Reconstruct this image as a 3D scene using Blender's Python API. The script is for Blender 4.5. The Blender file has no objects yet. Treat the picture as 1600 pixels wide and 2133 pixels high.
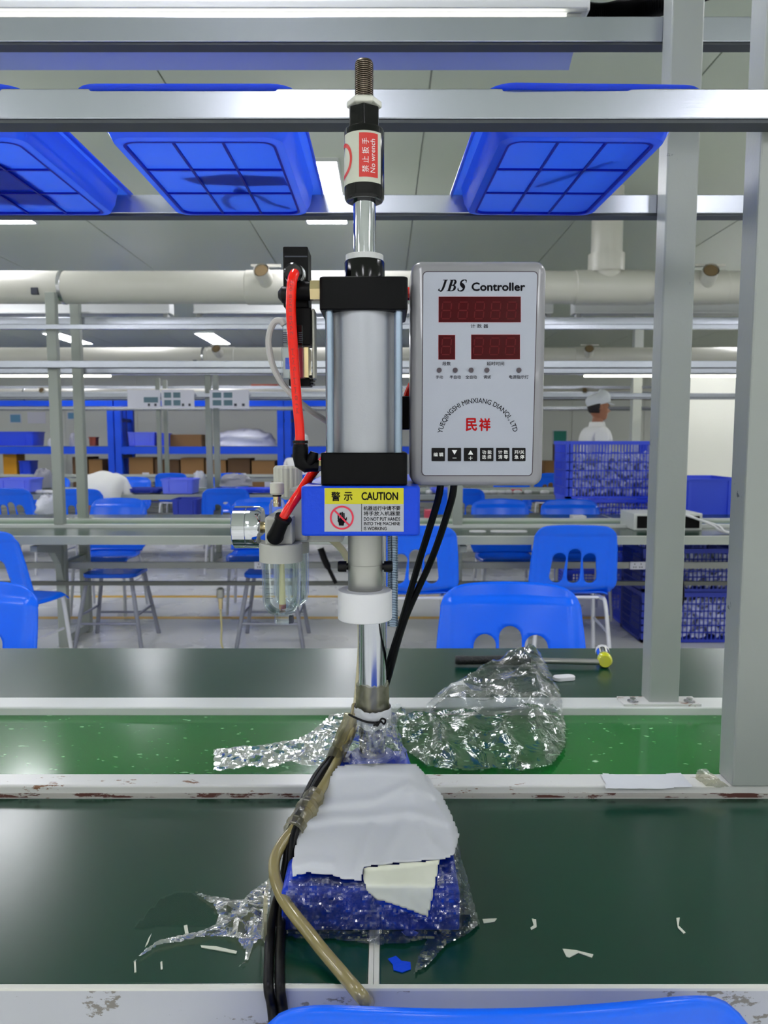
import bpy, bmesh, math, random
from mathutils import Vector, Matrix, noise
R = math.radians
SC = bpy.context.scene
COL = SC.collection
# ------------------------------------------------------------------ camera, world, exposure
CAM_Z, PITCH, F = 1.31, 5.4, 1600.0
cam = bpy.data.objects.new('camera', bpy.data.cameras.new('camera'))
COL.objects.link(cam)
cam.location = (0, 0, CAM_Z)
cam.rotation_euler = (R(90 - PITCH), 0, 0)
cam.data.sensor_fit = 'VERTICAL'
cam.data.sensor_height = 36.0
cam.data.lens = 36.0 * F / 2133.0
cam.data.clip_start = 0.02
cam.data.dof.use_dof = True
cam.data.dof.focus_distance = 0.95
cam.data.dof.aperture_fstop = 11.0
SC.camera = cam
w = bpy.data.worlds.new('world'); SC.world = w; w.use_nodes = True
w.node_tree.nodes['Background'].inputs[0].default_value = (0.85, 0.9, 1, 1)
w.node_tree.nodes['Background'].inputs[1].default_value = 0.3
vs = SC.view_settings
vs.view_transform = 'Standard'; vs.look = 'None'; vs.gamma = 1.0; vs.use_curve_mapping = False
vs.exposure = 0.46
SC.cycles.use_light_tree = False; SC.cycles.diffuse_bounces = 5; SC.cycles.glossy_bounces = 3; SC.cycles.max_bounces = 8; SC.cycles.transparent_max_bounces = 10; SC.cycles.transmission_bounces = 4; SC.cycles.adaptive_threshold = 0.03
SC.cycles.caustics_reflective = False; SC.cycles.caustics_refractive = False
PANEL_POWER = 17.0      # ceiling light panels
TUBE_POWER = 9.0        # lamp tubes over the benches

# ------------------------------------------------------------------ helpers: measuring
_p = R(PITCH)
FW = Vector((0, math.cos(_p), -math.sin(_p))); UP = Vector((0, math.sin(_p), math.cos(_p))); RT = Vector((1, 0, 0))
C0 = Vector((0, 0, CAM_Z))
def ray(px, py):
    return FW + RT * ((px - 800) / F) + UP * ((1066.5 - py) / F)
def at(px, py, Y):
    d = ray(px, py); return C0 + d * (Y / d.y)
def onz(px, py, z):
    d = ray(px, py); return C0 + d * ((z - CAM_Z) / d.z)
def onf(px, py, zf, z0):
    z = z0
    for i in range(6):
        q = onz(px, py, z); z = 0.5 * z + 0.5 * zf(q.x, q.y)
    q = onz(px, py, z); return q
def fbm(x, y, z=0.0, o=4):
    v, a = 0.0, 0.5
    for i in range(o):
        v += a * noise.noise((x, y, z + 7.1 * i)); x *= 2.03; y *= 2.03; z *= 2.03; a *= 0.5
    return v
def sm(a, b, x):
    t = max(0, min(1, (x - a) / (b - a))); return t * t * (3 - 2 * t)

# ------------------------------------------------------------------ helpers: materials
def srgb(r, g, b):
    f = lambda c: (c / 255 / 12.92) if c / 255 <= 0.04045 else ((c / 255 + 0.055) / 1.055) ** 2.4
    return (f(r), f(g), f(b), 1.0)
MATS = {}
def mat(name, rgb, rough=0.5, metal=0.0, spec=0.5, var=0.0, vscale=8.0, bump=0.0, bscale=60.0, stretch=None, emit=0.0,
        trans=0.0, alpha=1.0, coat=0.0, chips=None, rvar=0.0):
    m = bpy.data.materials.new(name); m.use_nodes = True
    nt = m.node_tree; b = nt.nodes['Principled BSDF']; L = nt.links.new
    c = srgb(*rgb)
    b.inputs['Base Color'].default_value = c
    b.inputs['Roughness'].default_value = rough; b.inputs['Metallic'].default_value = metal
    b.inputs['Specular IOR Level'].default_value = spec
    b.inputs['Coat Weight'].default_value = coat; b.inputs['Coat Roughness'].default_value = 0.08
    b.inputs['Transmission Weight'].default_value = trans; b.inputs['Alpha'].default_value = alpha
    if emit:
        b.inputs['Emission Color'].default_value = c; b.inputs['Emission Strength'].default_value = emit
    if var or bump or chips or rvar:
        tc = nt.nodes.new('ShaderNodeTexCoord'); mp = nt.nodes.new('ShaderNodeMapping')
        L(tc.outputs['Object'], mp.inputs['Vector'])
        if stretch: mp.inputs['Scale'].default_value = stretch
    col = None
    if var:
        n = nt.nodes.new('ShaderNodeTexNoise'); n.inputs['Scale'].default_value = vscale; n.inputs['Detail'].default_value = 5
        L(mp.outputs[0], n.inputs['Vector'])
        mx = nt.nodes.new('ShaderNodeMix'); mx.data_type = 'RGBA'
        mx.inputs[6].default_value = tuple(x * (1 - var) for x in c[:3]) + (1,)
        mx.inputs[7].default_value = tuple(min(1, x * (1 + var)) for x in c[:3]) + (1,)
        L(n.outputs['Fac'], mx.inputs[0]); L(mx.outputs[2], b.inputs['Base Color']); col = mx.outputs[2]
    if rvar:
        n = nt.nodes.new('ShaderNodeTexNoise'); n.inputs['Scale'].default_value = vscale * 1.7; n.inputs['Detail'].default_value = 4
        L(mp.outputs[0], n.inputs['Vector'])
        mr = nt.nodes.new('ShaderNodeMapRange'); mr.inputs[3].default_value = max(0, rough - rvar); mr.inputs[4].default_value = rough + rvar
        L(n.outputs['Fac'], mr.inputs[0]); L(mr.outputs[0], b.inputs['Roughness'])
    if chips:                                   # (rgb, scale, threshold) worn patches of another colour
        crgb, cs, th = chips
        n = nt.nodes.new('ShaderNodeTexNoise'); n.inputs['Scale'].default_value = cs; n.inputs['Detail'].default_value = 8; n.inputs['Roughness'].default_value = 0.7
        L(mp.outputs[0], n.inputs['Vector'])
        rp = nt.nodes.new('ShaderNodeValToRGB'); rp.color_ramp.elements[0].position = th; rp.color_ramp.elements[1].position = th + 0.012
        L(n.outputs['Fac'], rp.inputs[0])
        mx = nt.nodes.new('ShaderNodeMix'); mx.data_type = 'RGBA'
        L(rp.outputs[0], mx.inputs[0])
        if col: L(col, mx.inputs[6])
        else: mx.inputs[6].default_value = c
        mx.inputs[7].default_value = srgb(*crgb); L(mx.outputs[2], b.inputs['Base Color'])
    if bump:
        n = nt.nodes.new('ShaderNodeTexNoise'); n.inputs['Scale'].default_value = bscale; n.inputs['Detail'].default_value = 4
        L(mp.outputs[0], n.inputs['Vector'])
        bp = nt.nodes.new('ShaderNodeBump'); bp.inputs['Strength'].default_value = bump; bp.inputs['Distance'].default_value = 0.01
        L(n.outputs['Fac'], bp.inputs['Height']); L(bp.outputs[0], b.inputs['Normal'])
    MATS[name] = m
    return m
def mat_film(name, tint, base=0.04, top=0.75, rough=0.1, bump=0.4, bscale=45, milk=0.06):
    m = bpy.data.materials.new(name); m.use_nodes = True; nt = m.node_tree; L = nt.links.new
    nt.nodes.remove(nt.nodes['Principled BSDF']); out = nt.nodes['Material Output']
    t = nt.nodes.new('ShaderNodeBsdfTransparent'); t.inputs[0].default_value = srgb(*tint)
    g = nt.nodes.new('ShaderNodeBsdfGlossy'); g.inputs['Roughness'].default_value = rough; g.inputs[0].default_value = (1, 1, 1, 1)
    d = nt.nodes.new('ShaderNodeBsdfTranslucent'); d.inputs[0].default_value = srgb(*tint)
    lw = nt.nodes.new('ShaderNodeLayerWeight'); lw.inputs[0].default_value = 0.35
    mr = nt.nodes.new('ShaderNodeMapRange'); mr.inputs[3].default_value = base; mr.inputs[4].default_value = top
    tc = nt.nodes.new('ShaderNodeTexCoord'); n = nt.nodes.new('ShaderNodeTexNoise'); n.inputs['Scale'].default_value = bscale
    n.inputs['Detail'].default_value = 3; n.inputs['Distortion'].default_value = 1.2
    L(tc.outputs['Object'], n.inputs['Vector'])
    bp = nt.nodes.new('ShaderNodeBump'); bp.inputs['Strength'].default_value = bump; bp.inputs['Distance'].default_value = 0.01
    L(n.outputs['Fac'], bp.inputs['Height']); L(bp.outputs[0], g.inputs['Normal']); L(bp.outputs[0], lw.inputs['Normal'])
    L(lw.outputs['Fresnel'], mr.inputs[0])
    m1 = nt.nodes.new('ShaderNodeMixShader'); m1.inputs[0].default_value = milk; L(t.outputs[0], m1.inputs[1]); L(d.outputs[0], m1.inputs[2])
    m2 = nt.nodes.new('ShaderNodeMixShader'); L(mr.outputs[0], m2.inputs[0]); L(m1.outputs[0], m2.inputs[1]); L(g.outputs[0], m2.inputs[2])
    L(m2.outputs[0], out.inputs['Surface']); MATS[name] = m
    return m
def mat_translucent(name, rgb, rough=0.22, mix=0.55, trgb=None):
    m = mat(name, rgb, rough, bump=0.08, bscale=40)
    nt = m.node_tree; L = nt.links.new; b = nt.nodes['Principled BSDF']; out = nt.nodes['Material Output']
    t = nt.nodes.new('ShaderNodeBsdfTranslucent'); t.inputs[0].default_value = srgb(*(trgb or rgb))
    mx = nt.nodes.new('ShaderNodeMixShader'); mx.inputs[0].default_value = mix
    L(b.outputs[0], mx.inputs[1]); L(t.outputs[0], mx.inputs[2]); L(mx.outputs[0], out.inputs['Surface'])
    return m
def speckle(m, rgb, scale, th, stretch=(1, 1, 1)):
    """pale flecks with a shape of their own on top of a plain material"""
    nt = m.node_tree; L = nt.links.new; b = nt.nodes['Principled BSDF']
    tc = nt.nodes.new('ShaderNodeTexCoord'); mp = nt.nodes.new('ShaderNodeMapping'); mp.inputs['Scale'].default_value = stretch
    L(tc.outputs['Object'], mp.inputs[0])
    n = nt.nodes.new('ShaderNodeTexNoise'); n.inputs['Scale'].default_value = scale; n.inputs['Detail'].default_value = 2
    L(mp.outputs[0], n.inputs['Vector'])
    rp = nt.nodes.new('ShaderNodeValToRGB'); rp.color_ramp.elements[0].position = th; rp.color_ramp.elements[1].position = th + 0.05
    L(n.outputs['Fac'], rp.inputs[0])
    mx = nt.nodes.new('ShaderNodeMix'); mx.data_type = 'RGBA'; L(rp.outputs[0], mx.inputs[0])
    src = b.inputs['Base Color'].links[0].from_socket if b.inputs['Base Color'].links else None
    if src: L(src, mx.inputs[6])
    else: mx.inputs[6].default_value = b.inputs['Base Color'].default_value
    mx.inputs[7].default_value = srgb(*rgb); L(mx.outputs[2], b.inputs['Base Color'])

# setting
mat('floor', (226, 226, 222), 0.28, var=0.05, vscale=1.5, rvar=0.06)
mat('yellow_line', (225, 180, 60), 0.4)
mat('ceiling', (192, 200, 186), 0.3, var=0.03, vscale=0.8)
mat('wall', (222, 224, 218), 0.5, var=0.03, vscale=1)
mat('cream_wall', (232, 232, 224), 0.5)
mat('panel_light', (250, 250, 255), 0.4, emit=PANEL_POWER)
mat('tube_light', (255, 252, 225), 0.4, emit=TUBE_POWER)
mat('lamp_white', (206, 208, 210), 0.35)
mat('lamp_lilac', (168, 180, 222), 0.3)
mat('pvc', (206, 204, 196), 0.3, var=0.02)
mat('pvc_inner', (120, 100, 70), 0.7)
# benches
mat('board', (1, 52, 37), 0.24, spec=0.72, var=0.15, vscale=5, bump=0.008, bscale=70, rvar=0.02)
mat('belt', (14, 102, 36), 0.14, spec=0.6, var=0.08, vscale=4, bump=0.003, bscale=200)
speckle(MATS['belt'], (150, 190, 150), 46, 0.69, (1, 1.8, 1))
mat('paint', (150, 156, 150), 0.33, var=0.03, vscale=3, bump=0.02, bscale=150)
mat('paint_worn', (154, 159, 156), 0.33, var=0.04, vscale=5, chips=((60, 70, 80), 14, 0.66), bump=0.03, bscale=120)
mat('rail_white', (204, 204, 202), 0.3, var=0.03, chips=((122, 84, 58), 16, 0.61), stretch=(1, 3, 3))
mat('rail_clean', (202, 205, 203), 0.3, var=0.03, chips=((120, 110, 100), 22, 0.74))
mat('apron', (172, 174, 182), 0.4, var=0.06, vscale=6, chips=((120, 116, 110), 9, 0.60), stretch=(1, 1, 2.0))
mat('rust_edge', (176, 172, 168), 0.5, var=0.05, chips=((84, 46, 40), 13, 0.535), stretch=(1, 1, 5))
mat('edging', (205, 205, 198), 0.4)
mat('alu', (176, 180, 192), 0.26, metal=0.9, var=0.02, vscale=4, bump=0.015, bscale=30, stretch=(0.4, 18, 18))
mat('alu_dark', (70, 74, 80), 0.45, metal=0.4)
mat('lower_rail', (150, 152, 150), 0.4, metal=0.3)
mat('dark_rail', (92, 94, 90), 0.5)
mat('steel', (190, 190, 195), 0.25, metal=1.0)
# chairs, trays, crates
mat('chair_blue', (0, 98, 244), 0.24, spec=0.35, bump=0.02, bscale=200)
mat('chair_leg', (205, 206, 214), 0.3, metal=0.2)
mat('stool_leg', (140, 142, 156), 0.35, metal=0.3)
mat_translucent('tray_blue', (22, 66, 240), 0.12, 0.52, (135, 182, 255))
mat_translucent('tray_rib', (14, 34, 190), 0.3, 0.4, (25, 50, 220))
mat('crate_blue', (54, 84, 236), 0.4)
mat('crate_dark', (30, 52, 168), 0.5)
mat('bin_blue', (40, 80, 240), 0.35)
mat('bin_lilac', (104, 122, 250), 0.35)
mat('rack_blue', (4, 82, 240), 0.4)
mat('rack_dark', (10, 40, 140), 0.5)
mat('cardboard', (150, 112, 70), 0.8, var=0.08, vscale=5)
mat('cardboard_dark', (98, 72, 48), 0.8, var=0.08, vscale=5)
mat('bag', (205, 207, 222), 0.25, bump=0.6, bscale=14)
mat('bag_grey', (150, 150, 165), 0.3, bump=0.6, bscale=14)
mat('parts_clear', (214, 218, 240), 0.2, bump=0.6, bscale=40)
mat('paper', (228, 228, 240), 0.6)
mat('print_teal', (95, 125, 140), 0.6)
mat('print_dark', (55, 58, 72), 0.6)
mat('teal_sign', (40, 140, 125), 0.5)
mat('rust_red', (150, 70, 50), 0.6)
mat('pale_blue', (110, 165, 205), 0.5)
mat('orange_box', (228, 160, 30), 0.6)
mat('pink', (205, 70, 95), 0.5)
# press
mat('press_blue', (6, 66, 212), 0.38, spec=0.3, var=0.05, vscale=20, bump=0.12, bscale=240)
mat('press_blue_dark', (8, 56, 196), 0.3, spec=0.3, var=0.2, vscale=14, bump=0.15, bscale=90)
mat('black', (5, 5, 7), 0.4, spec=0.12, bump=0.02, bscale=300)
mat('black_gloss', (5, 5, 8), 0.15, spec=0.35)
mat('black_rubber', (8, 8, 10), 0.42, spec=0.2)
mat('anodised', (166, 168, 176), 0.38, metal=0.75, bump=0.03, bscale=700)
mat('chrome', (205, 207, 215), 0.06, metal=1.0)
mat('chrome_worn', (185, 188, 198), 0.16, metal=1.0, var=0.15, vscale=9, stretch=(6, 6, 1))
mat('zinc', (168, 168, 164), 0.36, metal=0.9, var=0.1, vscale=12)
mat('zinc_blue', (150, 165, 185), 0.25, metal=1.0)
mat('thread_dark', (120, 110, 98), 0.32, metal=1.0)
mat('nut_grey', (196, 196, 186), 0.4, metal=0.4)
mat('brass', (215, 195, 150), 0.25, metal=0.9)
mat('nylon', (212, 212, 216), 0.42)
mat('ring_white', (205, 206, 208), 0.4)
mat('tube_red', (242, 22, 4), 0.14, spec=0.4, coat=0.25)
mat('tube_print', (150, 18, 10), 0.3)
mat('cable_grey', (178, 176, 176), 0.45)
mat('box_grey', (134, 133, 140), 0.28, coat=0.3)
mat('face_plate', (164, 168, 182), 0.42, metal=0.25, bump=0.04, bscale=900)
mat('print_black', (10, 8, 16), 0.6, spec=0.1)
mat('print_red', (168, 4, 14), 0.5, spec=0.15)
mat('print_white', (232, 232, 232), 0.5)
mat('display_red', (66, 1, 8), 0.2, spec=0.15)
mat('segment_red', (92, 6, 18), 0.3, spec=0.15)
mat('segment_edge', (190, 20, 40), 0.4)
mat('led_dark', (70, 60, 70), 0.25)
mat('key_black', (14, 12, 16), 0.4, spec=0.15)
mat('label_yellow', (196, 190, 10), 0.4)
mat('label_silver', (172, 174, 182), 0.4, metal=0.2)
mat('label_pink', (214, 36, 70), 0.4)
mat('sticker', (196, 198, 184), 0.45, var=0.1, vscale=40)
mat('sticker_red', (206, 44, 38), 0.45)
mat('frl_grey', (172, 172, 166), 0.5)
mat('frl_knob', (196, 196, 186), 0.5)
mat('gauge_back', (225, 228, 224), 0.3)
mat_film('clear_bowl', (244, 248, 249), 0.03, 0.55, 0.04, 0.0, 20, 0.0)
mat('oil_tube', (196, 186, 130), 0.3)
mat('amber', (150, 90, 20), 0.3)
mat('cream_hose', (205, 196, 160), 0.28, coat=0.3)
mat('beige_hose', (138, 126, 82), 0.22, coat=0.5, var=0.15, vscale=12)
mat('cloth', (196, 198, 204), 0.7, var=0.03, vscale=10, bump=0.05, bscale=40)
mat('cloth_old', (214, 216, 200), 0.5, var=0.08, vscale=30, chips=((20, 75, 185), 9, 0.70))
mat_film('film', (242, 246, 248), 0.10, 0.9, 0.16, 0.45, 30, 0.14)
mat_film('film_smooth', (246, 250, 249), 0.01, 0.16, 0.06, 0.1, 16, 0.0)
mat_film('film_yellow', (236, 232, 208), 0.05, 0.5, 0.24, 0.35, 40, 0.5)
mat('handle_black', (16, 17, 20), 0.5, bump=0.5, bscale=130)
mat('mallet_yellow', (196, 198, 22), 0.2, coat=0.4)
# people
mat('skin', (158, 105, 78), 0.55)
mat('skin_dark', (128, 80, 60), 0.55)
mat('hair', (32, 26, 26), 0.6)
mat('coat_white', (232, 232, 230), 0.75, bump=0.1, bscale=20)
mat('cap_white', (214, 218, 222), 0.75)
mat('trousers', (70, 75, 95), 0.8)
mat('eye_dark', (20, 16, 16), 0.3)

# ------------------------------------------------------------------ helpers: mesh building
class MB:
    def __init__(s): s.v = []; s.f = []; s.m = []
    def add(s, verts, faces, mi=0):
        o = len(s.v); s.v += [tuple(v) for v in verts]
        for f in faces: s.f.append([o + i for i in f]); s.m.append(mi)
        return s
    def box(s, x0, x1, y0, y1, z0, z1, mi=0):
        return s.add([(x0, y0, z0), (x1, y0, z0), (x1, y1, z0), (x0, y1, z0), (x0, y0, z1), (x1, y0, z1), (x1, y1, z1), (x0, y1, z1)],
                     [(0, 3, 2, 1), (4, 5, 6, 7), (0, 1, 5, 4), (1, 2, 6, 5), (2, 3, 7, 6), (3, 0, 4, 7)], mi)
    def loops(s, loops, cap0=True, cap1=True, mi=0, closed=True):
        n = len(loops[0]); vs = [p for l in loops for p in l]; fs = []
        for i in range(len(loops) - 1):
            for k in range(n if closed else n - 1):
                a, b = i * n + k, i * n + (k + 1) % n
                fs.append((a, b, b + n, a + n))
        if cap0: fs.append(tuple(reversed(range(n))))
        if cap1: fs.append(tuple(range((len(loops) - 1) * n, len(loops) * n)))
        return s.add(vs, fs, mi)
    def lathe(s, prof, c=(0, 0, 0), axis='Z', n=28, cap0=True, cap1=True, mi=0):
        """prof: list of (r, t) along the axis"""
        L = []
        for r, t in prof:
            l = []
            for k in range(n):
                a = 2 * math.pi * k / n; x, y = r * math.cos(a), r * math.sin(a)
                p = {'Z': (x, y, t), 'X': (t, x, y), 'Y': (y, t, x)}[axis]
                l.append((c[0] + p[0], c[1] + p[1], c[2] + p[2]))
            L.append(l)
        return s.loops(L, cap0, cap1, mi)
    def tube(s, path, r, n=10, cap=True, mi=0):
        path = [Vector(p) for p in path]; L = []; N = None
        for i, p in enumerate(path):
            t = (path[min(i + 1, len(path) - 1)] - path[max(i - 1, 0)]).normalized()
            if N is None:
                N = t.orthogonal().normalized()
            N = (N - t * N.dot(t)).normalized(); B = t.cross(N)
            rr = r[i] if isinstance(r, (list, tuple)) else r
            L.append([tuple(p + N * (rr * math.cos(2 * math.pi * k / n)) + B * (rr * math.sin(2 * math.pi * k / n))) for k in range(n)])
        return s.loops(L, cap, cap, mi)
    def prism(s, poly, y0, y1, mi=0):
        """poly of (x,z) extruded along y"""
        return s.loops([[(x, y0, z) for x, z in poly], [(x, y1, z) for x, z in poly]], True, True, mi)
    def merge(s, o, f=lambda p: p):
        off = len(s.v); s.v += [tuple(f(Vector(v))) for v in o.v]
        for fc, mi in zip(o.f, o.m): s.f.append([off + i for i in fc]); s.m.append(mi)
        return s
    def mesh(s, name, mats, smooth=False, off=(0, 0, 0), auto=None):
        me = bpy.data.meshes.new(name)
        me.from_pydata([(a - off[0], b - off[1], c - off[2]) for a, b, c in s.v], [], s.f)
        for m in (mats if isinstance(mats, (list, tuple)) else [mats]): me.materials.append(MATS[m])
        if any(s.m): me.polygons.foreach_set('material_index', s.m)
        bm = bmesh.new(); bm.from_mesh(me); bmesh.ops.recalc_face_normals(bm, faces=bm.faces[:]); bm.to_mesh(me); bm.free()
        if smooth:
            me.polygons.foreach_set('use_smooth', [True] * len(me.polygons))
            if auto is None: auto = 35
            if auto < 180: me.set_sharp_from_angle(angle=R(auto))
        me.update(); return me
    def build(s, name, mats, parent=None, smooth=True, bevel=0.0, local=False, auto=None, solid=0.0):
        off = (0, 0, 0)
        if parent is not None and not local:
            p = parent; off = Vector((0, 0, 0))
            while p is not None: off = off + p.location; p = p.parent
        o = bpy.data.objects.new(name, s.mesh(name, mats, smooth, off, auto)); COL.objects.link(o)
        if parent is not None: o.parent = parent
        if solid:
            md = o.modifiers.new('solid', 'SOLIDIFY'); md.thickness = solid; md.offset = 0
        if bevel:
            md = o.modifiers.new('bevel', 'BEVEL'); md.width = bevel; md.segments = 2; md.limit_method = 'ANGLE'; md.angle_limit = R(40)
        return o
def tag(o, label=None, cat=None, group=None, kind=None):
    if label: o['label'] = label
    if cat: o['category'] = cat
    if group: o['group'] = group
    if kind: o['kind'] = kind
    return o
def thing(name, loc, label, cat, group=None, rz=0.0):
    o = bpy.data.objects.new(name, None); COL.objects.link(o); o.location = loc; o.rotation_euler = (0, 0, rz); o.empty_display_size = 0.05
    return tag(o, label, cat, group)
def copy_tree(o, parent=None):
    c = o.copy(); COL.objects.link(c); c.parent = parent
    for ch in [q for q in o.children]: copy_tree(ch, c)
    return c
def single(mb, name, mats, label, cat, group=None, base=None, **kw):
    """a thing that is one mesh; its origin goes to its base"""
    if base is None:
        xs = [v[0] for v in mb.v]; ys = [v[1] for v in mb.v]; zs = [v[2] for v in mb.v]
        base = ((min(xs) + max(xs)) / 2, (min(ys) + max(ys)) / 2, min(zs))
    bev = kw.pop('bevel', 0.0); solid = kw.pop('solid', 0.0)
    o = bpy.data.objects.new(name, mb.mesh(name, mats, kw.pop('smooth', True), base, kw.pop('auto', None))); COL.objects.link(o)
    o.location = base
    if solid:
        md = o.modifiers.new('solid', 'SOLIDIFY'); md.thickness = solid; md.offset = 0
    if bev:
        md = o.modifiers.new('bevel', 'BEVEL'); md.width = bev; md.segments = 2; md.limit_method = 'ANGLE'; md.angle_limit = R(40)
    return tag(o, label, cat, group)
def struct(mb, name, mats, **kw):
    o = mb.build(name, mats, None, **kw); o['kind'] = 'structure'; return o
def spline(pts, n=8):
    """Catmull-Rom through the points"""
    P = [Vector(p) for p in pts]; out = []
    for i in range(len(P) - 1):
        a, b, c, d = P[max(i - 1, 0)], P[i], P[i + 1], P[min(i + 2, len(P) - 1)]
        for k in range(n):
            t = k / n
            out.append(0.5 * ((2 * b) + (c - a) * t + (2 * a - 5 * b + 4 * c - d) * t * t + (3 * b - a - 3 * c + d) * t ** 3))
    out.append(P[-1]); return out
def rrect(w, h, r, n=5):
    """rounded rectangle outline centred on 0 (list of (x,y))"""
    pts = []
    for cx, cy, a0 in ((w / 2 - r, h / 2 - r, 0), (-w / 2 + r, h / 2 - r, 90), (-w / 2 + r, -h / 2 + r, 180), (w / 2 - r, -h / 2 + r, 270)):
        for k in range(n + 1):
            a = R(a0 + 90 * k / n); pts.append((cx + r * math.cos(a), cy + r * math.sin(a)))
    return pts
_txt = {}
def glyphs(s):
    """flat letter shapes of a string as (verts2d, faces)"""
    if s in _txt: return _txt[s]
    cu = bpy.data.curves.new('t', 'FONT'); cu.body = s; cu.resolution_u = 3
    ob = bpy.data.objects.new('t', cu); COL.objects.link(ob)
    dg = bpy.context.evaluated_depsgraph_get(); me = bpy.data.meshes.new_from_object(ob.evaluated_get(dg))
    r = ([(v.co.x, v.co.y) for v in me.vertices], [tuple(p.vertices) for p in me.polygons])
    bpy.data.objects.remove(ob); bpy.data.meshes.remove(me); bpy.data.curves.remove(cu)
    _txt[s] = r; return r
def lettering(mb, s, box, place, mi=0, shear=0.0, bold=0.0, bend=None):
    """fit the string into box (x0,y0,x1,y1; y downwards) and send each vertex through place(x,y)"""
    v, f = glyphs(s)
    xs = [a for a, b in v]; ys = [b for a, b in v]
    X0, X1, Y0, Y1 = min(xs), max(xs), min(ys), max(ys)
    x0, y0, x1, y1 = box
    reps = [(0, 0)] if not bold else [(-bold, 0), (bold, 0), (0, bold), (0, -bold), (0, 0)]
    for i, (dx, dy) in enumerate(reps):
        out = []
        for a, b in v:
            t = (b - Y0) / (Y1 - Y0)
            x = x0 + (a - X0) / (X1 - X0) * (x1 - x0) + shear * (t - 0.5) + dx; y = y1 - t * (y1 - y0) + dy
            q = bend(x, y) if bend else (x, y)
            p = Vector(place(*q)); p.y -= 0.00002 * i; out.append(p)
        mb.add(out, f, mi)
    return mb
def sdf_grid(nu, nv, pos, holes, cell):
    """grid of pos(u,v); cells inside a hole (sdf<0 of the flat x,z) are left out and the rim is snapped onto the outline"""
    pts = [[pos(i / nu, j / nv) for i in range(nu + 1)] for j in range(nv + 1)]   # pos -> (flat_x, flat_z)
    def sd(x, z): return min(h(x, z) for h in holes) if holes else 1.0
    keep = []
    for j in range(nv):
        for i in range(nu):
            cx = sum(pts[b][a][0] for a, b in ((i, j), (i + 1, j), (i, j + 1), (i + 1, j + 1))) / 4
            cz = sum(pts[b][a][1] for a, b in ((i, j), (i + 1, j), (i, j + 1), (i + 1, j + 1))) / 4
            if sd(cx, cz) > 0: keep.append((i, j))
    cnt = {}
    for i, j in keep:
        for q in ((i, j), (i + 1, j), (i, j + 1), (i + 1, j + 1)): cnt[q] = cnt.get(q, 0) + 1
    for (i, j), c in cnt.items():
        if c < 4 and 0 < i < nu and 0 < j < nv:
            x, z = pts[j][i]
            for _ in range(3):
                d = sd(x, z); e = 1e-4
                gx, gz = (sd(x + e, z) - d) / e, (sd(x, z + e) - d) / e; g = math.hypot(gx, gz) or 1
                x -= d * gx / g; z -= d * gz / g
            pts[j][i] = (x, z)
    idx = {}; V = []; Fc = []
    for i, j in keep:
        f = []
        for q in ((i, j), (i + 1, j), (i + 1, j + 1), (i, j + 1)):
            if q not in idx: idx[q] = len(V); V.append(pts[q[1]][q[0]])
            f.append(idx[q])
        Fc.append(f)
    return V, Fc
def capsule(cx, z0, z1, r, lean=0.0):
    def f(x, z):
        t = max(z0 + r, min(z1 - r, z)); return math.hypot(x - cx - lean * (t - z0), z - t) - r
    return f
# ================================================================== THE SETTING
CEIL = 2.85
struct(MB().box(-9, 8, -6, 15.2, -0.1, 0), 'floor', 'floor', smooth=False)
struct(MB().box(-9, 8, 5.53, 5.60, 0, 0.002), 'trim_1', 'yellow_line', smooth=False)
struct(MB().box(-9, 8, 6.30, 6.37, 0, 0.002), 'trim_2', 'yellow_line', smooth=False)
ceil = struct(MB().box(-9, 8, -6, 15.2, CEIL + 0.012, CEIL + 0.1), 'ceiling', 'paint', smooth=False)
x = -9.0
while x < 8:
    MB().box(x + 0.004, min(x + 1.146, 8), -6, 15.2, CEIL, CEIL + 0.012).build('ceiling_panel', 'ceiling', ceil, smooth=False); x += 1.15
wb = struct(MB().box(-9, 8, 15, 15.2, 0, CEIL), 'wall_back', 'wall', smooth=False)
for i in range(12): MB().box(-8.95 + i * 1.4, -7.58 + i * 1.4, 14.985, 15.0, 0.1, CEIL).build('wall_panel', 'wall', wb, smooth=False)
struct(MB().box(-9.2, -9, -6, 15.2, 0, CEIL), 'wall_left', 'wall', smooth=False)
struct(MB().box(8, 8.2, -6, 15.2, 0, CEIL), 'wall_right', 'wall', smooth=False)
struct(MB().box(-9, 8, -6.2, -6, 0, CEIL), 'wall_front', 'wall', smooth=False)

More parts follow.
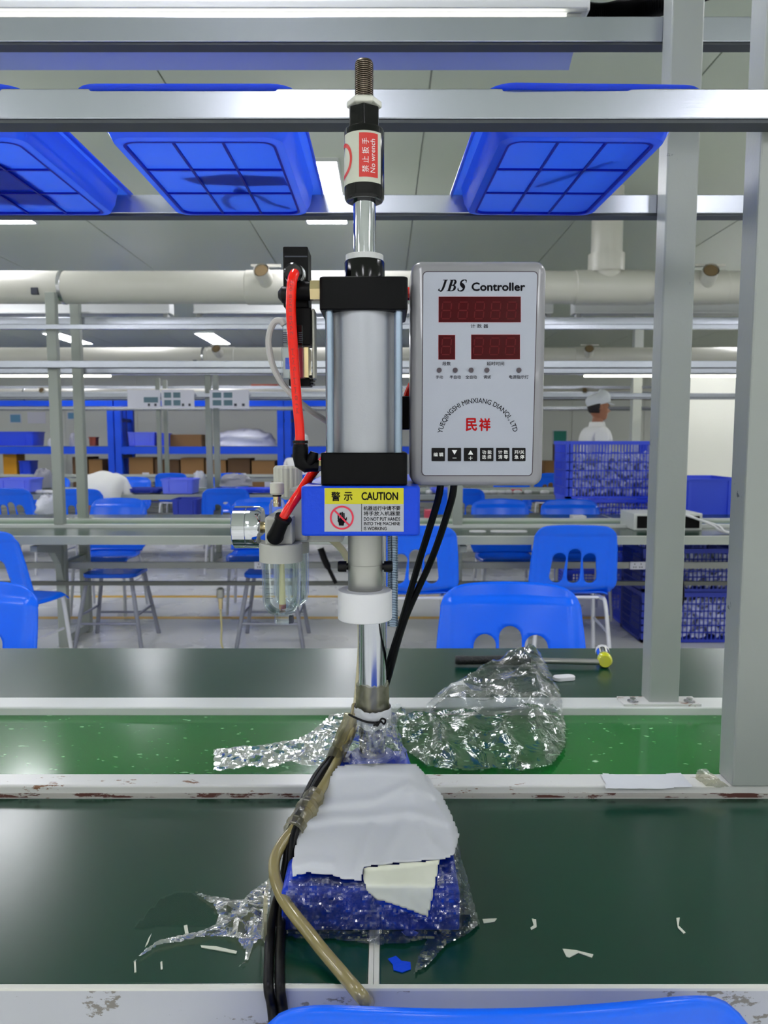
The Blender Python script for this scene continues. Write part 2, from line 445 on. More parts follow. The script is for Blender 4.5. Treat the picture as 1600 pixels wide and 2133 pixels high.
# ceiling light panels: a regular grid over the whole hall
n = 0
for j, Y in enumerate((-5.35, -1.9, 1.55, 5.0, 8.45, 11.9)):
    for i, X in enumerate((-7.0, -4.8, -2.6, -0.4, 1.8, 4.0, 6.2)):
        key = (X, Y)
        if (X == 1.8 and Y > 4) or key == (4.0, 11.9): continue
        lab = {(-0.4, 5.0): 'bright rectangular ceiling light panel just left of the threaded rod, behind the blue trays',
               (-2.6, 5.0): 'bright rectangular ceiling light panel at the far left, under the leftmost blue tray',
               (-2.6, 11.9): 'small far ceiling light panel above the second white duct, left of the solenoid valve',
               (-4.8, 11.9): 'small far ceiling light panel beside the left pair of bench posts'}.get(key, 'rectangular ceiling light panel of the hall grid, hidden or out of view')
        t = thing('ceiling_light', (X, Y, CEIL - 0.02), lab, 'light', 'ceiling light panels')
        f = MB(); hw, hl = 0.15, 0.62
        f.box(X - hw, X - hw + 0.012, Y - hl, Y + hl, CEIL - 0.02, CEIL - 0.001); f.box(X + hw - 0.012, X + hw, Y - hl, Y + hl, CEIL - 0.02, CEIL - 0.001)
        f.box(X - hw + 0.012, X + hw - 0.012, Y - hl, Y - hl + 0.012, CEIL - 0.02, CEIL - 0.001); f.box(X - hw + 0.012, X + hw - 0.012, Y + hl - 0.012, Y + hl, CEIL - 0.02, CEIL - 0.001)
        f.build('frame', 'lamp_white', t, smooth=False)
        MB().box(X - hw + 0.012, X + hw - 0.012, Y - hl + 0.012, Y + hl - 0.012, CEIL - 0.016, CEIL - 0.006).build('diffuser', 'panel_light', t, smooth=False)

# ================================================================== ASSEMBLY BENCHES
TOP = 0.76
def bench(y0, posts, x0, x1, label, near_posts=None, seam=0.0, worn=False, gloss='board'):
    t = thing('assembly_bench', ((x0 + x1) / 2, y0 + 0.63, 0), label, 'workbench', 'assembly line benches')
    rail = 'rail_white' if worn else 'rail_clean'
    post = 'paint_worn' if worn else 'paint'
    # worktop boards with pale edging at the joints
    xs = [x0]; k = math.ceil((x0 - seam) / 2.4)
    while seam + k * 2.4 < x1:
        xs.append(seam + k * 2.4); k += 1
    xs.append(x1)
    for a, b in zip(xs[:-1], xs[1:]):
        if b - a < 0.05: continue
        for ya, yb in ((y0 + 0.003, y0 + 0.4085), (y0 + 0.8175, y0 + 1.263)):
            MB().box(a + 0.006, b - 0.006, ya, yb, TOP - 0.022, TOP).build('worktop_board', gloss, t, smooth=False, bevel=0.0015)
            for e in (a + 0.003, b - 0.003):
                MB().box(e - 0.0025, e + 0.0025, ya, yb, TOP - 0.022, TOP - 0.001).build('edging_strip', 'edging', t, smooth=False)
    MB().box(x0, x1, y0 + 0.4535, y0 + 0.7555, TOP - 0.01, TOP + 0.004).build('conveyor_belt', 'belt', t, smooth=False)
    MB().box(x0, x1, y0 + 0.41, y0 + 0.4525, TOP - 0.03, TOP + 0.02).build('rail', rail, t, smooth=False, bevel=0.003)
    if worn: MB().box(x0, x1, y0 + 0.4085, y0 + 0.4098, TOP + 0.001, TOP + 0.008).build('rail_edge', 'rust_edge', t, smooth=False)
    MB().box(x0, x1, y0 + 0.7565, y0 + 0.8165, TOP - 0.03, TOP + 0.02).build('rail', 'rail_clean', t, smooth=False, bevel=0.003)
    MB().box(x0, x1, y0 - 0.003, y0 + 0.0025, TOP - 0.05, TOP - 0.0025).build('apron', 'apron' if worn else 'paint', t, smooth=False)
    MB().box(x0, x1, y0 - 0.0035, y0 + 0.0025, TOP - 0.0022, TOP + 0.0006).build('edge_trim', 'edging', t, smooth=False)
    MB().box(x0, x1, y0 + 1.235, y0 + 1.265, TOP - 0.065, TOP - 0.0225).build('apron', 'paint', t, smooth=False)
    ya, yb = y0 + 0.403, y0 + 0.773          # front faces of the near and far posts
    for X in posts:
        for y, nm in ((ya, 'near'), (yb, 'far')):
            MB().box(X - 0.03, X + 0.03, y, y + 0.05, TOP + 0.0205, 2.2).build('upright', post, t, smooth=False, bevel=0.003)
            MB().box(X - 0.03, X + 0.03, y, y + 0.05, 0, TOP - 0.031).build('leg', 'paint', t, smooth=False, bevel=0.003)
        pl = MB().box(X - 0.085, X + 0.07, yb - 0.012, yb + 0.035, TOP + 0.0202, TOP + 0.0245).build('post_flange', rail if worn else 'paint', t, smooth=False)
        for sx in (-0.062, 0.052):
            b_ = MB().lathe([(0.011, 0), (0.011, 0.002), (0.006, 0.003), (0.006, 0.007)], (X + sx, yb + 0.004, TOP + 0.0246), n=12)
            b_.build('bolt', 'steel', pl)
        MB().box(X - 0.025, X + 0.025, ya + 0.05, yb, 0.02, 0.07).build('foot_beam', 'paint', t, smooth=False)
        MB().box(X - 0.02, X + 0.02, ya + 0.05, yb, 0.50, 0.54).build('tie_beam', 'paint', t, smooth=False)
        br = MB(); prof = [(ya, TOP - 0.066), (y0 + 0.05, TOP - 0.066), (y0 + 0.05, TOP - 0.1), (ya - 0.12, TOP - 0.14), (ya - 0.04, TOP - 0.22), (ya, TOP - 0.34)]
        br.loops([[(X - 0.02, y, z) for y, z in prof], [(X + 0.02, y, z) for y, z in prof]]); br.build('gusset', 'paint', t, smooth=False)
    MB().box(x0, x1, ya - 0.037, ya - 0.0005, 1.745, 1.785).build('shelf_beam', 'alu', t, smooth=False, bevel=0.002)
    MB().box(x0, x1, ya - 0.035, ya - 0.004, 1.7405, 1.7445).build('beam_underside', 'alu_dark', t, smooth=False)  # thin dark strip covering the beam's underside, likewise on the rear beams
    MB().box(x0, x1, yb + 0.0505, yb + 0.085, 1.750, 1.786).build('shelf_beam', 'alu', t, smooth=False, bevel=0.002)
    MB().box(x0, x1, yb + 0.053, yb + 0.082, 1.7455, 1.7495).build('beam_underside', 'alu_dark', t, smooth=False)
    MB().box(x0, x1, yb + 0.0505, yb + 0.085, 2.069, 2.115).build('top_beam', 'alu', t, smooth=False, bevel=0.002)
    MB().box(x0, x1, yb + 0.053, yb + 0.082, 2.0645, 2.0685).build('beam_underside', 'alu_dark', t, smooth=False)
    MB().box(x0, x1, ya - 0.037, ya - 0.0005, 1.975, 2.0).build('top_beam', 'alu', t, smooth=False)
    MB().box(x0, x1, ya + 0.0505, ya + 0.075, 0.495, 0.535).build('lower_rail', 'lower_rail', t, smooth=False)
    MB().box(x0, x1, ya - 0.025, ya - 0.0005, 0.40, 0.425).build('lower_rail', 'dark_rail', t, smooth=False)
    return t
Y1, Y2, Y3, Y4 = 0.727, 4.36, 7.65, 10.9
B1 = bench(Y1, (0.563, -1.93), -2.6, 2.6, 'nearest assembly bench with dark green top, worn white rails and tall grey posts', seam=-0.0107, worn=True)
B2 = bench(Y2, (-2.03, 0.46), -6.5, 6.0, 'second assembly bench, behind the floor gap, with glossy top and grey lower rails', seam=-0.8)
B3 = bench(Y3, (-1.83, 0.66), -7.5, 4.6, 'third assembly bench with printed sheets hung on its beam', seam=0.5)
B4 = bench(Y4, (-3.3, 1.9), -7.5, 4.6, 'farthest assembly bench, in front of the blue racks', seam=0.5)
for px, Y, sz, sgn in ((1328, Y2 + 0.45, 0.04, 1), (546, Y2 + 0.45, 0.035, 1)):     # sockets on the lower rail
    q = at(px, 1186, Y)
    s_ = single(MB().box(q.x - 0.05, q.x + 0.05, Y2 + 0.444, Y2 + 0.4525, 0.49, 0.54), 'power_socket', 'paper',
                'white power socket on the lower rail, ' + ('beside the right-hand blue chair' if px > 800 else 'behind the clear filter bowl'), 'socket', bevel=0.004)
    for dx, dz in ((-0.02, 0.01), (-0.026, -0.01), (-0.012, -0.01), (0.02, 0.01), (0.012, -0.01), (0.026, -0.01)):
        MB().box(q.x + dx - 0.003, q.x + dx + 0.003, Y2 + 0.4432, Y2 + 0.4438, 0.515 + dz - 0.004, 0.515 + dz + 0.004).build('slot', 'print_dark', s_, smooth=False)

# ================================================================== LAMPS OVER THE BENCHES
def lamp(xa, xb, y0, label, lit=True, dz=0.0, drop=0.02):
    Y = y0 + 0.773 + 0.13; z = 2.146 + dz
    t = thing('bench_lamp', ((xa + xb) / 2, Y, z), label, 'lamp', 'lamps over the benches')
    MB().box(xa, xb, Y - 0.04, Y + 0.08, z, z + 0.11).build('housing', 'lamp_white', t, smooth=False, bevel=0.006)
    MB().box(xa, xb - 0.008, Y - 0.055, Y - 0.041, z - 0.003, z + 0.012).build('flange', 'lamp_white', t, smooth=False, bevel=0.002)
    r = MB(); pr = [(Y - 0.02, z - 0.036), (Y + 0.05, z - 0.07), (Y + 0.054, z - 0.067), (Y - 0.016, z - 0.033)]
    r.loops([[(xa, y, q) for y, q in pr], [(xb - 0.02, y, q) for y, q in pr]]); r.build('reflector', 'lamp_lilac', t, smooth=False)
    for X in (xa + 0.015, xb - 0.045):
        MB().box(X, X + 0.03, Y - 0.03, Y + 0.03, z - 0.045, z - 0.0005).build('tube_holder', 'lamp_white', t, smooth=False)
    if lit: MB().lathe([(0.011, xa + 0.046), (0.011, xb - 0.046)], (0, Y + (0.005 if drop < 0.05 else -0.03), z - drop), 'X', 10).build('lamp_tube', 'tube_light', t)
    return t
lamp(-1.9, 0.405, Y1, 'large white lamp housing across the top of the picture, above the top beam')
lamp(-3.85, -1.43, Y2, 'long white lamp housing under the near white duct, at the left', False)
lamp(-1.27, 1.13, Y2, 'long white lamp housing under the near white duct, behind the solenoid valve', False)
lamp(1.27, 3.7, Y2, 'long white lamp housing under the near white duct, right of the control box', False)
for i, (a, b, lab) in enumerate(((-5.2, -2.95, 'lit lamp over the third bench at the far left, beside the pair of grey posts'),
                                 (-2.85, -0.6, 'lamp over the third bench, above the printed sheets'),
                                 (-0.5, 1.75, 'lit lamp over the third bench, its end showing right of the control box'),
                                 (2.15, 4.4, 'lit lamp over the third bench, showing at both sides of the tall grey post'))):
    lamp(a, b, Y3, lab, i != 1, -0.06, 0.085)
# corrugated hose from the end of the big lamp
hp = spline([(0.41, 1.66, 2.175), (0.45, 1.66, 2.172), (0.50, 1.665, 2.185), (0.56, 1.67, 2.20), (0.66, 1.69, 2.24), (0.8, 1.72, 2.30)], 14)
hm = MB(); N_ = len(hp); fine = []
for i in range(N_ - 1):
    for k in range(2): fine.append(hp[i].lerp(hp[i + 1], k / 2))
hm.tube(fine, [0.024 if (i // 1) % 2 else 0.0195 for i in range(len(fine))], 14)
single(hm, 'corrugated_hose', 'black_rubber', 'black corrugated hose leaving the end of the top lamp housing', 'hose', base=(0.41, 1.66, 2.15), auto=20)

# ================================================================== DUCTS
def duct(Y, z, r, x0, x1, label, nozzles, joints, riser=None, clips=(), dz=0.0):
    t = thing('exhaust_duct', ((x0 + x1) / 2, Y, z), label, 'duct', 'white exhaust ducts')
    MB().lathe([(r, x0), (r, x1)], (0, Y, z), 'X', 32).build('pipe', 'pvc', t)
    for X in joints:
        MB().lathe([(r, X - 0.012), (r * 1.03, X - 0.01), (r * 1.03, X + 0.01), (r, X + 0.012)], (0, Y, z), 'X', 32, False, False).build('strap', 'steel', t)
    for X in nozzles:
        MB().lathe([(r * 1.0, X - 0.14), (r * 1.05, X - 0.135), (r * 1.05, X + 0.135), (r * 1.0, X + 0.14)], (0, Y, z), 'X', 32, False, False).build('tee_sleeve', 'pvc', t)
        a = Vector((X, Y - r * 0.6, z + r * 0.1)); d = Vector((-0.15, -0.9, 0.45)).normalized()
        MB().tube([a, a + d * (r * 1.35)], r * 0.48, 20, False).build('nozzle', 'pvc', t)
        MB().tube([a + d * (r * 1.05), a + d * (r * 1.3)], r * 0.40, 20).build('nozzle_mouth', 'pvc_inner', t)
        MB().box(X - 0.09, X + 0.09, Y - r * 1.2, Y - r * 0.9, z + r * 1.05, z + r * 1.16).build('damper_handle', 'pvc', t, smooth=False)
    if riser:
        X = riser
        MB().lathe([(r * 0.95, z), (r * 0.95, CEIL)], (X, Y, 0), 'Z', 32, False, False).build('riser', 'pvc', t)
        MB().lathe([(r * 1.12, z + r * 0.9), (r * 1.12, z + r * 2.0), (r * 1.0, z + r * 2.02)], (X, Y, 0), 'Z', 32, False, False).build('riser_socket', 'pvc', t)
        MB().lathe([(r * 1.0, X - 0.2), (r * 1.06, X - 0.195), (r * 1.06, X + 0.26), (r * 1.0, X + 0.265)], (0, Y, z), 'X', 32, False, False).build('tee_sleeve', 'pvc', t)
    for X, dzc in clips:
        MB().box(X - 0.02, X + 0.02, Y - r * 1.08, Y - r * 0.8, z + dzc - 0.02, z + dzc + 0.02).build('clip', 'print_dark', t, smooth=False)
    return t
q1 = at(600, 599, 4.9); q2 = at(600, 744, 8.1); q3 = at(300, 822, 11.4)
X_ = lambda px, Y, py: at(px, py, Y).x
duct(4.9, q1.z, 0.1, -6.5, 6.0, 'thick white plastic duct nearest the camera, with a riser to the ceiling', [X_(560, 4.9, 597), X_(1462, 4.9, 600)], [X_(133, 4.9, 597)], X_(1262, 4.9, 600), ((X_(87, 4.9, 610), -0.04),))
duct(8.1, q2.z, 0.1, -7.5, 5.5, 'second white plastic duct, lower and farther back behind the near one', [X_(462, 8.1, 740), X_(1222, 8.1, 744)], [X_(425, 8.1, 740)], None, ((X_(411, 8.1, 757), -0.06),))
duct(11.4, q3.z, 0.085, -7.5, 5.0, 'farthest thin white plastic duct above the blue racks', [X_(98, 11.4, 820), X_(1215, 11.4, 826)], [X_(52, 11.4, 820)])
cb = MB().tube(spline([(0.9, 5.3, at(1137, 678, 5.3).z), (1.6, 5.3, at(1280, 674, 5.3).z), (2.0, 5.3, at(1400, 672, 5.3).z), (2.3, 5.3, at(1480, 668, 5.3).z), (2.9, 5.3, at(1520, 670, 5.3).z)]), 0.016, 8)
single(cb, 'hanging_cable', 'black_rubber', 'thick black cable strung along the second bench under the white duct', 'cable')

# ================================================================== CHAIRS
def chair_parts():
    t = bpy.data.objects.new('plastic_chair', None); COL.objects.link(t); t.empty_display_size = 0.05
    z0, H = 0.455, 0.395
    def wid(s): return 0.224 + 0.024 * sm(0, 0.2, s) - 0.026 * s
    def flat(u, v):
        a = 2 * u - 1; x = a * wid(v)
        z = z0 + v * (H - 0.055 * abs(a) ** 9 * sm(0.5, 1, v) - 0.012 * a * a)
        return (x, z)
    holes = [capsule(0, 0.515, 0.715, 0.036), capsule(-0.098, 0.515, 0.69, 0.036, 0.12), capsule(0.098, 0.515, 0.69, 0.036, -0.12)]
    V, Fc = sdf_grid(44, 44, flat, holes, 0.01)
    b = MB(); out = []
    for x, z in V:
        s = (z - z0) / H; a = abs(x) / 0.225
        y = -0.17 - 0.09 * s - 0.015 * s * s + 0.035 * a * a
        y += -0.022 * sm(0.82, 1.0, a) - 0.010 * sm(0.84, 0.88, s)
        y += 0.05 * sm(0.12, 0.0, s)
        out.append((x, y, z))
    b.add(out, Fc); b.build('backrest', 'chair_blue', t, local=True, solid=0.007, auto=60)
    st = MB(); vs = []; fs = []; n = 20
    for j in range(n + 1):
        for i in range(n + 1):
            a = 2 * i / n - 1; v = j / n
            y = -0.125 + v * (0.365 - 0.03 * abs(a) ** 4); x = a * (0.205 + 0.02 * math.sin(math.pi * v))
            z = 0.447 - 0.018 * math.exp(-((v - 0.35) / 0.3) ** 2) * (1 - a * a) - 0.03 * sm(0.82, 1, v) - 0.014 * sm(0.85, 1, abs(a)) + 0.012 * sm(0.1, 0, v)
            vs.append((x, y, z))
    for j in range(n):
        for i in range(n):
            k = j * (n + 1) + i; fs.append((k, k + 1, k + n + 2, k + n + 1))
    st.add(vs, fs); st.build('seat', 'chair_blue', t, local=True, solid=0.007, auto=60)
    for sx in (-1, 1):
        MB().tube(spline([(sx * 0.165, -0.08, 0.425), (sx * 0.17, -0.12, 0.42), (sx * 0.19, -0.155, 0.38), (sx * 0.215, -0.22, 0.012)], 5), 0.0115, 10).build('leg', 'chair_leg', t, local=True)
        MB().tube(spline([(sx * 0.165, 0.1, 0.425), (sx * 0.17, 0.16, 0.42), (sx * 0.185, 0.185, 0.38), (sx * 0.205, 0.225, 0.012)], 5), 0.0115, 10).build('leg', 'chair_leg', t, local=True)
        MB().tube([(sx * 0.165, -0.08, 0.425), (sx * 0.165, 0.1, 0.425)], 0.0115, 10).build('seat_rail', 'chair_leg', t, local=True)
    MB().tube([(-0.17, -0.11, 0.4215), (0.17, -0.11, 0.4215)], 0.009, 8).build('cross_bar', 'chair_leg', t, local=True)
    MB().tube([(-0.192, 0.16, 0.24), (-0.197, -0.18, 0.24)], 0.008, 8).build('stretcher', 'chair_leg', t, local=True)
    MB().tube([(0.192, 0.16, 0.24), (0.197, -0.18, 0.24)], 0.008, 8).build('stretcher', 'chair_leg', t, local=True)
    return t
CH = chair_parts(); _used = [False]
def chair(px, py, Yb, rz, label):
    """px,py: middle of the top edge of the backrest; Yb: its distance; rz: 0 = sitter faces away from the camera"""
    q = at(px, py, Yb); o = CH if not _used[0] else copy_tree(CH); _used[0] = True
    c, s_ = math.cos(R(rz)), math.sin(R(rz)); off = (0.27 * -s_, 0.27 * c)
    o.location = (q.x + off[0], Yb + off[1], 0); o.rotation_euler = (0, 0, R(rz))
    return tag(o, label, 'chair', 'blue plastic chairs')
chair(1062, 2085, 0.594, 2.0, 'bright blue plastic chair in the foreground, cut off by the bottom of the picture')
chair(1062, 1213, 2.45, 176, 'blue plastic chair just behind the near bench, by the mallet')
chair(-44, 1210, 2.47, 172, 'blue plastic chair cut off by the left edge, just behind the near bench')
chair(1202, 1090, 4.13, -4, 'blue plastic chair in front of the second bench, left of the tall grey post')
chair(868, 1084, 4.10, 2, 'blue plastic chair in front of the second bench, half hidden behind the black cables')
chair(-52, 1090, 3.9, -10, 'turned blue plastic chair at the left edge, in front of the second bench')
chair(250, 1050, 6.05, 178, 'blue plastic chair on the far side of the second bench, behind the two left posts')
chair(545, 1052, 6.1, 182, 'blue plastic chair on the far side of the second bench, behind the pressure gauge')
chair(1185, 1058, 5.90, 180, 'blue plastic chair behind the second bench, its top edge below the crates')
chair(1040, 1060, 5.95, 182, 'blue plastic chair behind the second bench, seen through the bench below the control box')
chair(16, 1016, 7.25, -5, 'blue plastic chair in front of the third bench, at the left edge')
chair(162, 1022, 7.2, 3, 'blue plastic chair under the bending person in white')
chair(962, 1020, 7.25, 0, 'blue plastic chair at the third bench, right of the grey post under the control box')
chair(280, 1000, 9.5, 175, 'small blue plastic chair behind the third bench, right of the bending person')
chair(470, 998, 9.5, 185, 'small blue plastic chair behind the third bench, right of the pair of thin posts')
chair(110, 1000, 9.5, 180, 'small blue plastic chair behind the third bench, left of the bending person')
chair(1065, 1000, 9.5, 180, 'small blue plastic chair behind the third bench, below the control box')
chair(1150, 988, 10.6, 8, 'small blue plastic chair by the farthest bench, left of the blue crates')
chair(355, 985, 10.6, 0, 'far blue plastic chair in front of the cardboard boxes, left of the thin posts')
chair(480, 984, 10.6, 0, 'far blue plastic chair in front of the cardboard boxes, right of the thin posts')
chair(470, 1048, 7.3, 6, 'blue plastic chair at the third bench, left of the pressure gauge')
for bx, lab in ((-1.74, 'grey metal stool under the second bench, beside the left bench leg'), (-0.72, 'grey metal stool under the second bench, below the clear filter bowl')):
    t = thing('metal_stool', (bx, 4.93, 0), lab, 'stool', 'grey stools under the second bench')
    cx, cy = bx, 4.93
    MB().loops([[(cx + a, cy + b, z) for a, b in rrect(0.34, 0.32, 0.06)] for z in (0.44, 0.465)]).build('seat', 'chair_blue', t, bevel=0.004)
    tops = [(-0.14, -0.13), (0.14, -0.13), (0.14, 0.13), (-0.14, 0.13)]
    legs = [(-0.21, -0.19), (0.21, -0.19), (0.21, 0.19), (-0.21, 0.19)]
    for (a, b), (c_, d_) in zip(tops, legs): MB().tube([(cx + a, cy + b, 0.438), (cx + c_, cy + d_, 0)], 0.013, 10).build('leg', 'stool_leg', t)
    for i in range(4):
        (a, b), (c_, d_) = legs[i], legs[(i + 1) % 4]; k = 0.87; zz = 0.15 if i % 2 == 0 else 0.2; k = 1 - 0.333 * (zz / 0.438)
        MB().tube([(cx + a * k, cy + b * k, zz), (cx + c_ * k, cy + d_ * k, zz)], 0.008, 8).build('rung', 'stool_leg', t)

# ================================================================== BLUE TRAYS HANGING BETWEEN THE SHELF BEAMS
def tray(cx, y0, y1, rz, label, wd=0.308):
    cy = (y0 + y1) / 2; L = y1 - y0; zr = 1.7895
    t = thing('parts_tray', (cx, cy, zr), label, 'tray', 'blue trays on the shelf beams'); t.rotation_euler = (0, 0, R(rz))
    def loop(w_, l_, r, z): return [(a, b, z) for a, b in rrect(w_, l_, r, 6)]
    b = MB()
    b.loops([loop(wd - 0.002, L - 0.002, 0.035, -0.008), loop(wd, L, 0.036, 0.0), loop(wd - 0.016, L - 0.016, 0.032, 0.003), loop(wd - 0.034, L - 0.10, 0.03, 0.0), loop(wd - 0.045, L - 0.112, 0.028, -0.03),
             loop(wd - 0.06, L - 0.125, 0.025, -0.045), loop(wd - 0.085, L - 0.15, 0.02, -0.047), loop(wd - 0.088, L - 0.153, 0.02, -0.043)], False, True)
    b.build('shell', 'tray_blue', t, local=True, solid=0.0022, auto=50)
    W2, L2 = wd - 0.088, L - 0.153
    for k in (-1, 1):
        MB().box(k * W2 / 6 - 0.0018, k * W2 / 6 + 0.0018, -L2 / 2, L2 / 2, -0.0475, -0.0445).build('rib', 'tray_rib', t, local=True, smooth=False)
        MB().box(-W2 / 2, W2 / 2, k * L2 / 6 - 0.0018, k * L2 / 6 + 0.0018, -0.0476, -0.0446).build('rib', 'tray_rib', t, local=True, smooth=False)
    g = MB(); a_ = rrect(W2 + 0.006, L2 + 0.006, 0.02, 6); c_ = rrect(W2 - 0.002, L2 - 0.002, 0.018, 6)
    g.loops([[(x, y, -0.0482) for x, y in a_], [(x, y, -0.0482) for x, y in c_], [(x, y, -0.0440) for x, y in c_], [(x, y, -0.0440) for x, y in a_]], False, False); g.build('rim_rib', 'tray_rib', t, local=True, smooth=False)
    return t
tray(-0.648, 1.092, 1.602, 0, 'blue plastic tray on the shelf beams, cut off by the left edge')
T2 = tray(-0.273, 1.092, 1.602, 0, 'blue plastic tray on the shelf beams with pliers showing through, left of the threaded rod')
tray(0.286, 1.092, 1.602, 1.5, 'blue plastic tray on the shelf beams, right of the threaded rod', 0.30)
def onto(pts, cx, cy, z): return [(cx + a, cy + b, z) for a, b in pts]
pz = 1.7895 - 0.034
t = thing('pliers', (-0.25, 1.42, pz), 'dark pliers showing through the bottom of the middle blue tray', 'pliers')
for s_ in (1, -1):
    MB().tube(spline(onto([(0.0, 0.0), (-0.03 * s_ + 0.0, 0.03), (-0.038 if s_ > 0 else 0.04, 0.06), (-0.035 if s_ > 0 else 0.075, 0.10)], -0.255, 1.405, pz + 0.001), 6), 0.006, 8).build('handle', 'black_rubber', t)
MB().loops([onto([(-0.012, -0.002), (0.0, -0.03), (0.012, -0.002), (0.0, 0.012)], -0.255, 1.405, z) for z in (pz - 0.005, pz + 0.006)]).build('jaw', 'black', t, smooth=False)
single(MB().loops([onto([(-0.075, 0.02), (0.0, 0.0), (0.095, 0.012), (0.1, 0.055), (0.03, 0.06), (-0.055, 0.05)], -0.265, 1.315, z) for z in (pz - 0.004, pz)]), 'work_glove', 'print_dark', 'dark flat glove showing through the bottom of the middle blue tray', 'glove', smooth=False)
single(MB().tube([(0.26, 1.38, pz), (0.355, 1.26, pz)], 0.006, 8), 'steel_rod', 'black', 'dark rod showing through the bottom of the right blue tray', 'rod')
single(MB().loops([onto(rrect(0.12, 0.22, 0.02), -0.66, 1.37, z) for z in (pz - 0.002, pz + 0.02)]), 'parts_pack', 'parts_clear', 'pale pack of parts showing through the leftmost blue tray', 'pack')
# ================================================================== PNEUMATIC PRESS
XR, YR = -0.0219, 0.8875
XC, YC = -0.0165, 1.08
def zat(py, Y): return at(800, py, Y).z
P = thing('pneumatic_press', (-0.015, 0.97, TOP), 'blue and black bench pneumatic press with grey control box, standing on the green bench', 'press')
BZ = TOP + 0.05
# base casting
b = MB()
def base_loop(z, g=0.0):
    return [(-0.015 - 0.1 + g, 0.815 + g, z), (-0.015 + 0.1 - g, 0.815 + g, z), (-0.015 + 0.1 - g, 0.93, z), (-0.015 + 0.066 - g, 1.125 - g, z), (-0.015 - 0.066 + g, 1.125 - g, z), (-0.015 - 0.1 + g, 0.93, z)]
b.loops([base_loop(TOP + 0.0005), base_loop(BZ - 0.004), base_loop(BZ, 0.004)])
base = b.build('base', 'press_blue_dark', P, smooth=False, bevel=0.002)
rp_ = MB(); rl = lambda xw0, xw1, yy0, yy1, z: None
rp_.add([(-0.015 - 0.082, 0.935, BZ - 0.001), (-0.015 + 0.082, 0.935, BZ - 0.001), (-0.015 + 0.06, 1.118, BZ - 0.001), (-0.015 - 0.06, 1.118, BZ - 0.001), (-0.015 - 0.05, 1.04, BZ + 0.036), (-0.015 + 0.05, 1.04, BZ + 0.036), (-0.015 + 0.048, 1.11, BZ + 0.036), (-0.015 - 0.048, 1.11, BZ + 0.036)],
        [(0, 3, 2, 1), (4, 5, 6, 7), (0, 1, 5, 4), (1, 2, 6, 5), (2, 3, 7, 6), (3, 0, 4, 7)]); rp_.build('base_riser', 'press_blue_dark', base, smooth=False)
MB().lathe([(0.05, BZ - 0.001), (0.046, BZ + 0.02), (0.036, BZ + 0.032), (0.034, TOP + 0.092), (0.031, TOP + 0.095)], (XC, YC, 0)).build('column_boss', 'press_blue_dark', base)
zb0, zb1 = zat(1117, 0.83), zat(1013, 0.83)
MB().lathe([(0.02, TOP + 0.08), (0.02, zb0 + 0.001)], (XC, YC, 0), n=40).build('column', 'chrome_worn', P)
# head block
XB = -0.0255
hb = MB(); yc = (0.83 + 1.115) / 2
hb.loops([[(XB + a, yc + c, z) for a, c in rrect(0.1295, 0.285, 0.006, 3)] for z in (zb0, zb1)])
head = hb.build('head_block', 'press_blue', P, bevel=0.0025)
# caution label (flat print on the block's front face)
def lab(cx, cy, e=0.0): q = at(470 + cx / 3.721, 840 + cy / 3.721, 0.8296 - e); return q
def quad(x0, y0, x1, y1, pl, e): return [pl(x0, y0, e), pl(x1, y0, e), pl(x1, y1, e), pl(x0, y1, e)]
def sheet(mb, x0, y0, x1, y1, pl, e0, e1, mi=0):
    return mb.loops([quad(x0, y0, x1, y1, pl, e0), quad(x0, y0, x1, y1, pl, e1)], True, True, mi)
sheet(MB(), 766, 657, 1381, 995, lab, 0.0, 0.0003).build('label_sheet', 'label_silver', head, smooth=False)
sheet(MB(), 770, 657, 1380, 782, lab, 0.00032, 0.0005).build('label_band', 'label_yellow', head, smooth=False)
t1 = MB(); pl = lambda x, y: lab(x, y, 0.0007)
lettering(t1, '警', (820, 687, 888, 757), pl, bold=1.5); lettering(t1, '示', (917, 690, 982, 755), pl, bold=1.5)
lettering(t1, 'CAUTION', (1055, 690, 1335, 750), pl, bold=2.2)
lettering(t1, '机器运行中请不要', (1068, 797, 1355, 830), pl, bold=0.5); lettering(t1, '将手放入机器里', (1070, 838, 1353, 871), pl, bold=0.5)
lettering(t1, 'DO NOT PUT HANDS', (1072, 884, 1353, 911), pl, bold=0.5); lettering(t1, 'INTO THE MACHINE', (1072, 920, 1352, 946), pl, bold=0.5); lettering(t1, 'IS WORKING', (1072, 958, 1248, 984), pl, bold=0.5)
t1.add(quad(1052, 780, 1056, 993, lab, 0.0007), [(0, 1, 2, 3)])
t1.build('label_print', 'print_black', head, smooth=False)
hd = MB()                                  # black hand
def poly(mb, pts, pl_, e, mi=0):
    mb.add([pl_(x, y, e) for x, y in pts], [tuple(range(len(pts)))], mi)
poly(hd, [(872, 893), (930, 893), (935, 915), (918, 930), (916, 948), (878, 948), (876, 925), (868, 912)], lab, 0.0007)
for x0, y0, x1, y1 in ((868, 862, 880, 898), (883, 846, 896, 898), (898, 842, 910, 898), (912, 850, 923, 898)):
    poly(hd, [(x0, y1), (x0, y0 + 4), (x0 + 3, y0), (x1 - 3, y0), (x1, y0 + 4), (x1, y1)], lab, 0.00071)
poly(hd, [(918, 925), (936, 882), (941, 886), (938, 905), (930, 922)], lab, 0.00072)
hd.build('hand_symbol', 'print_black', head, smooth=False)
rg = MB(); n = 40; cx, cy = 901, 887
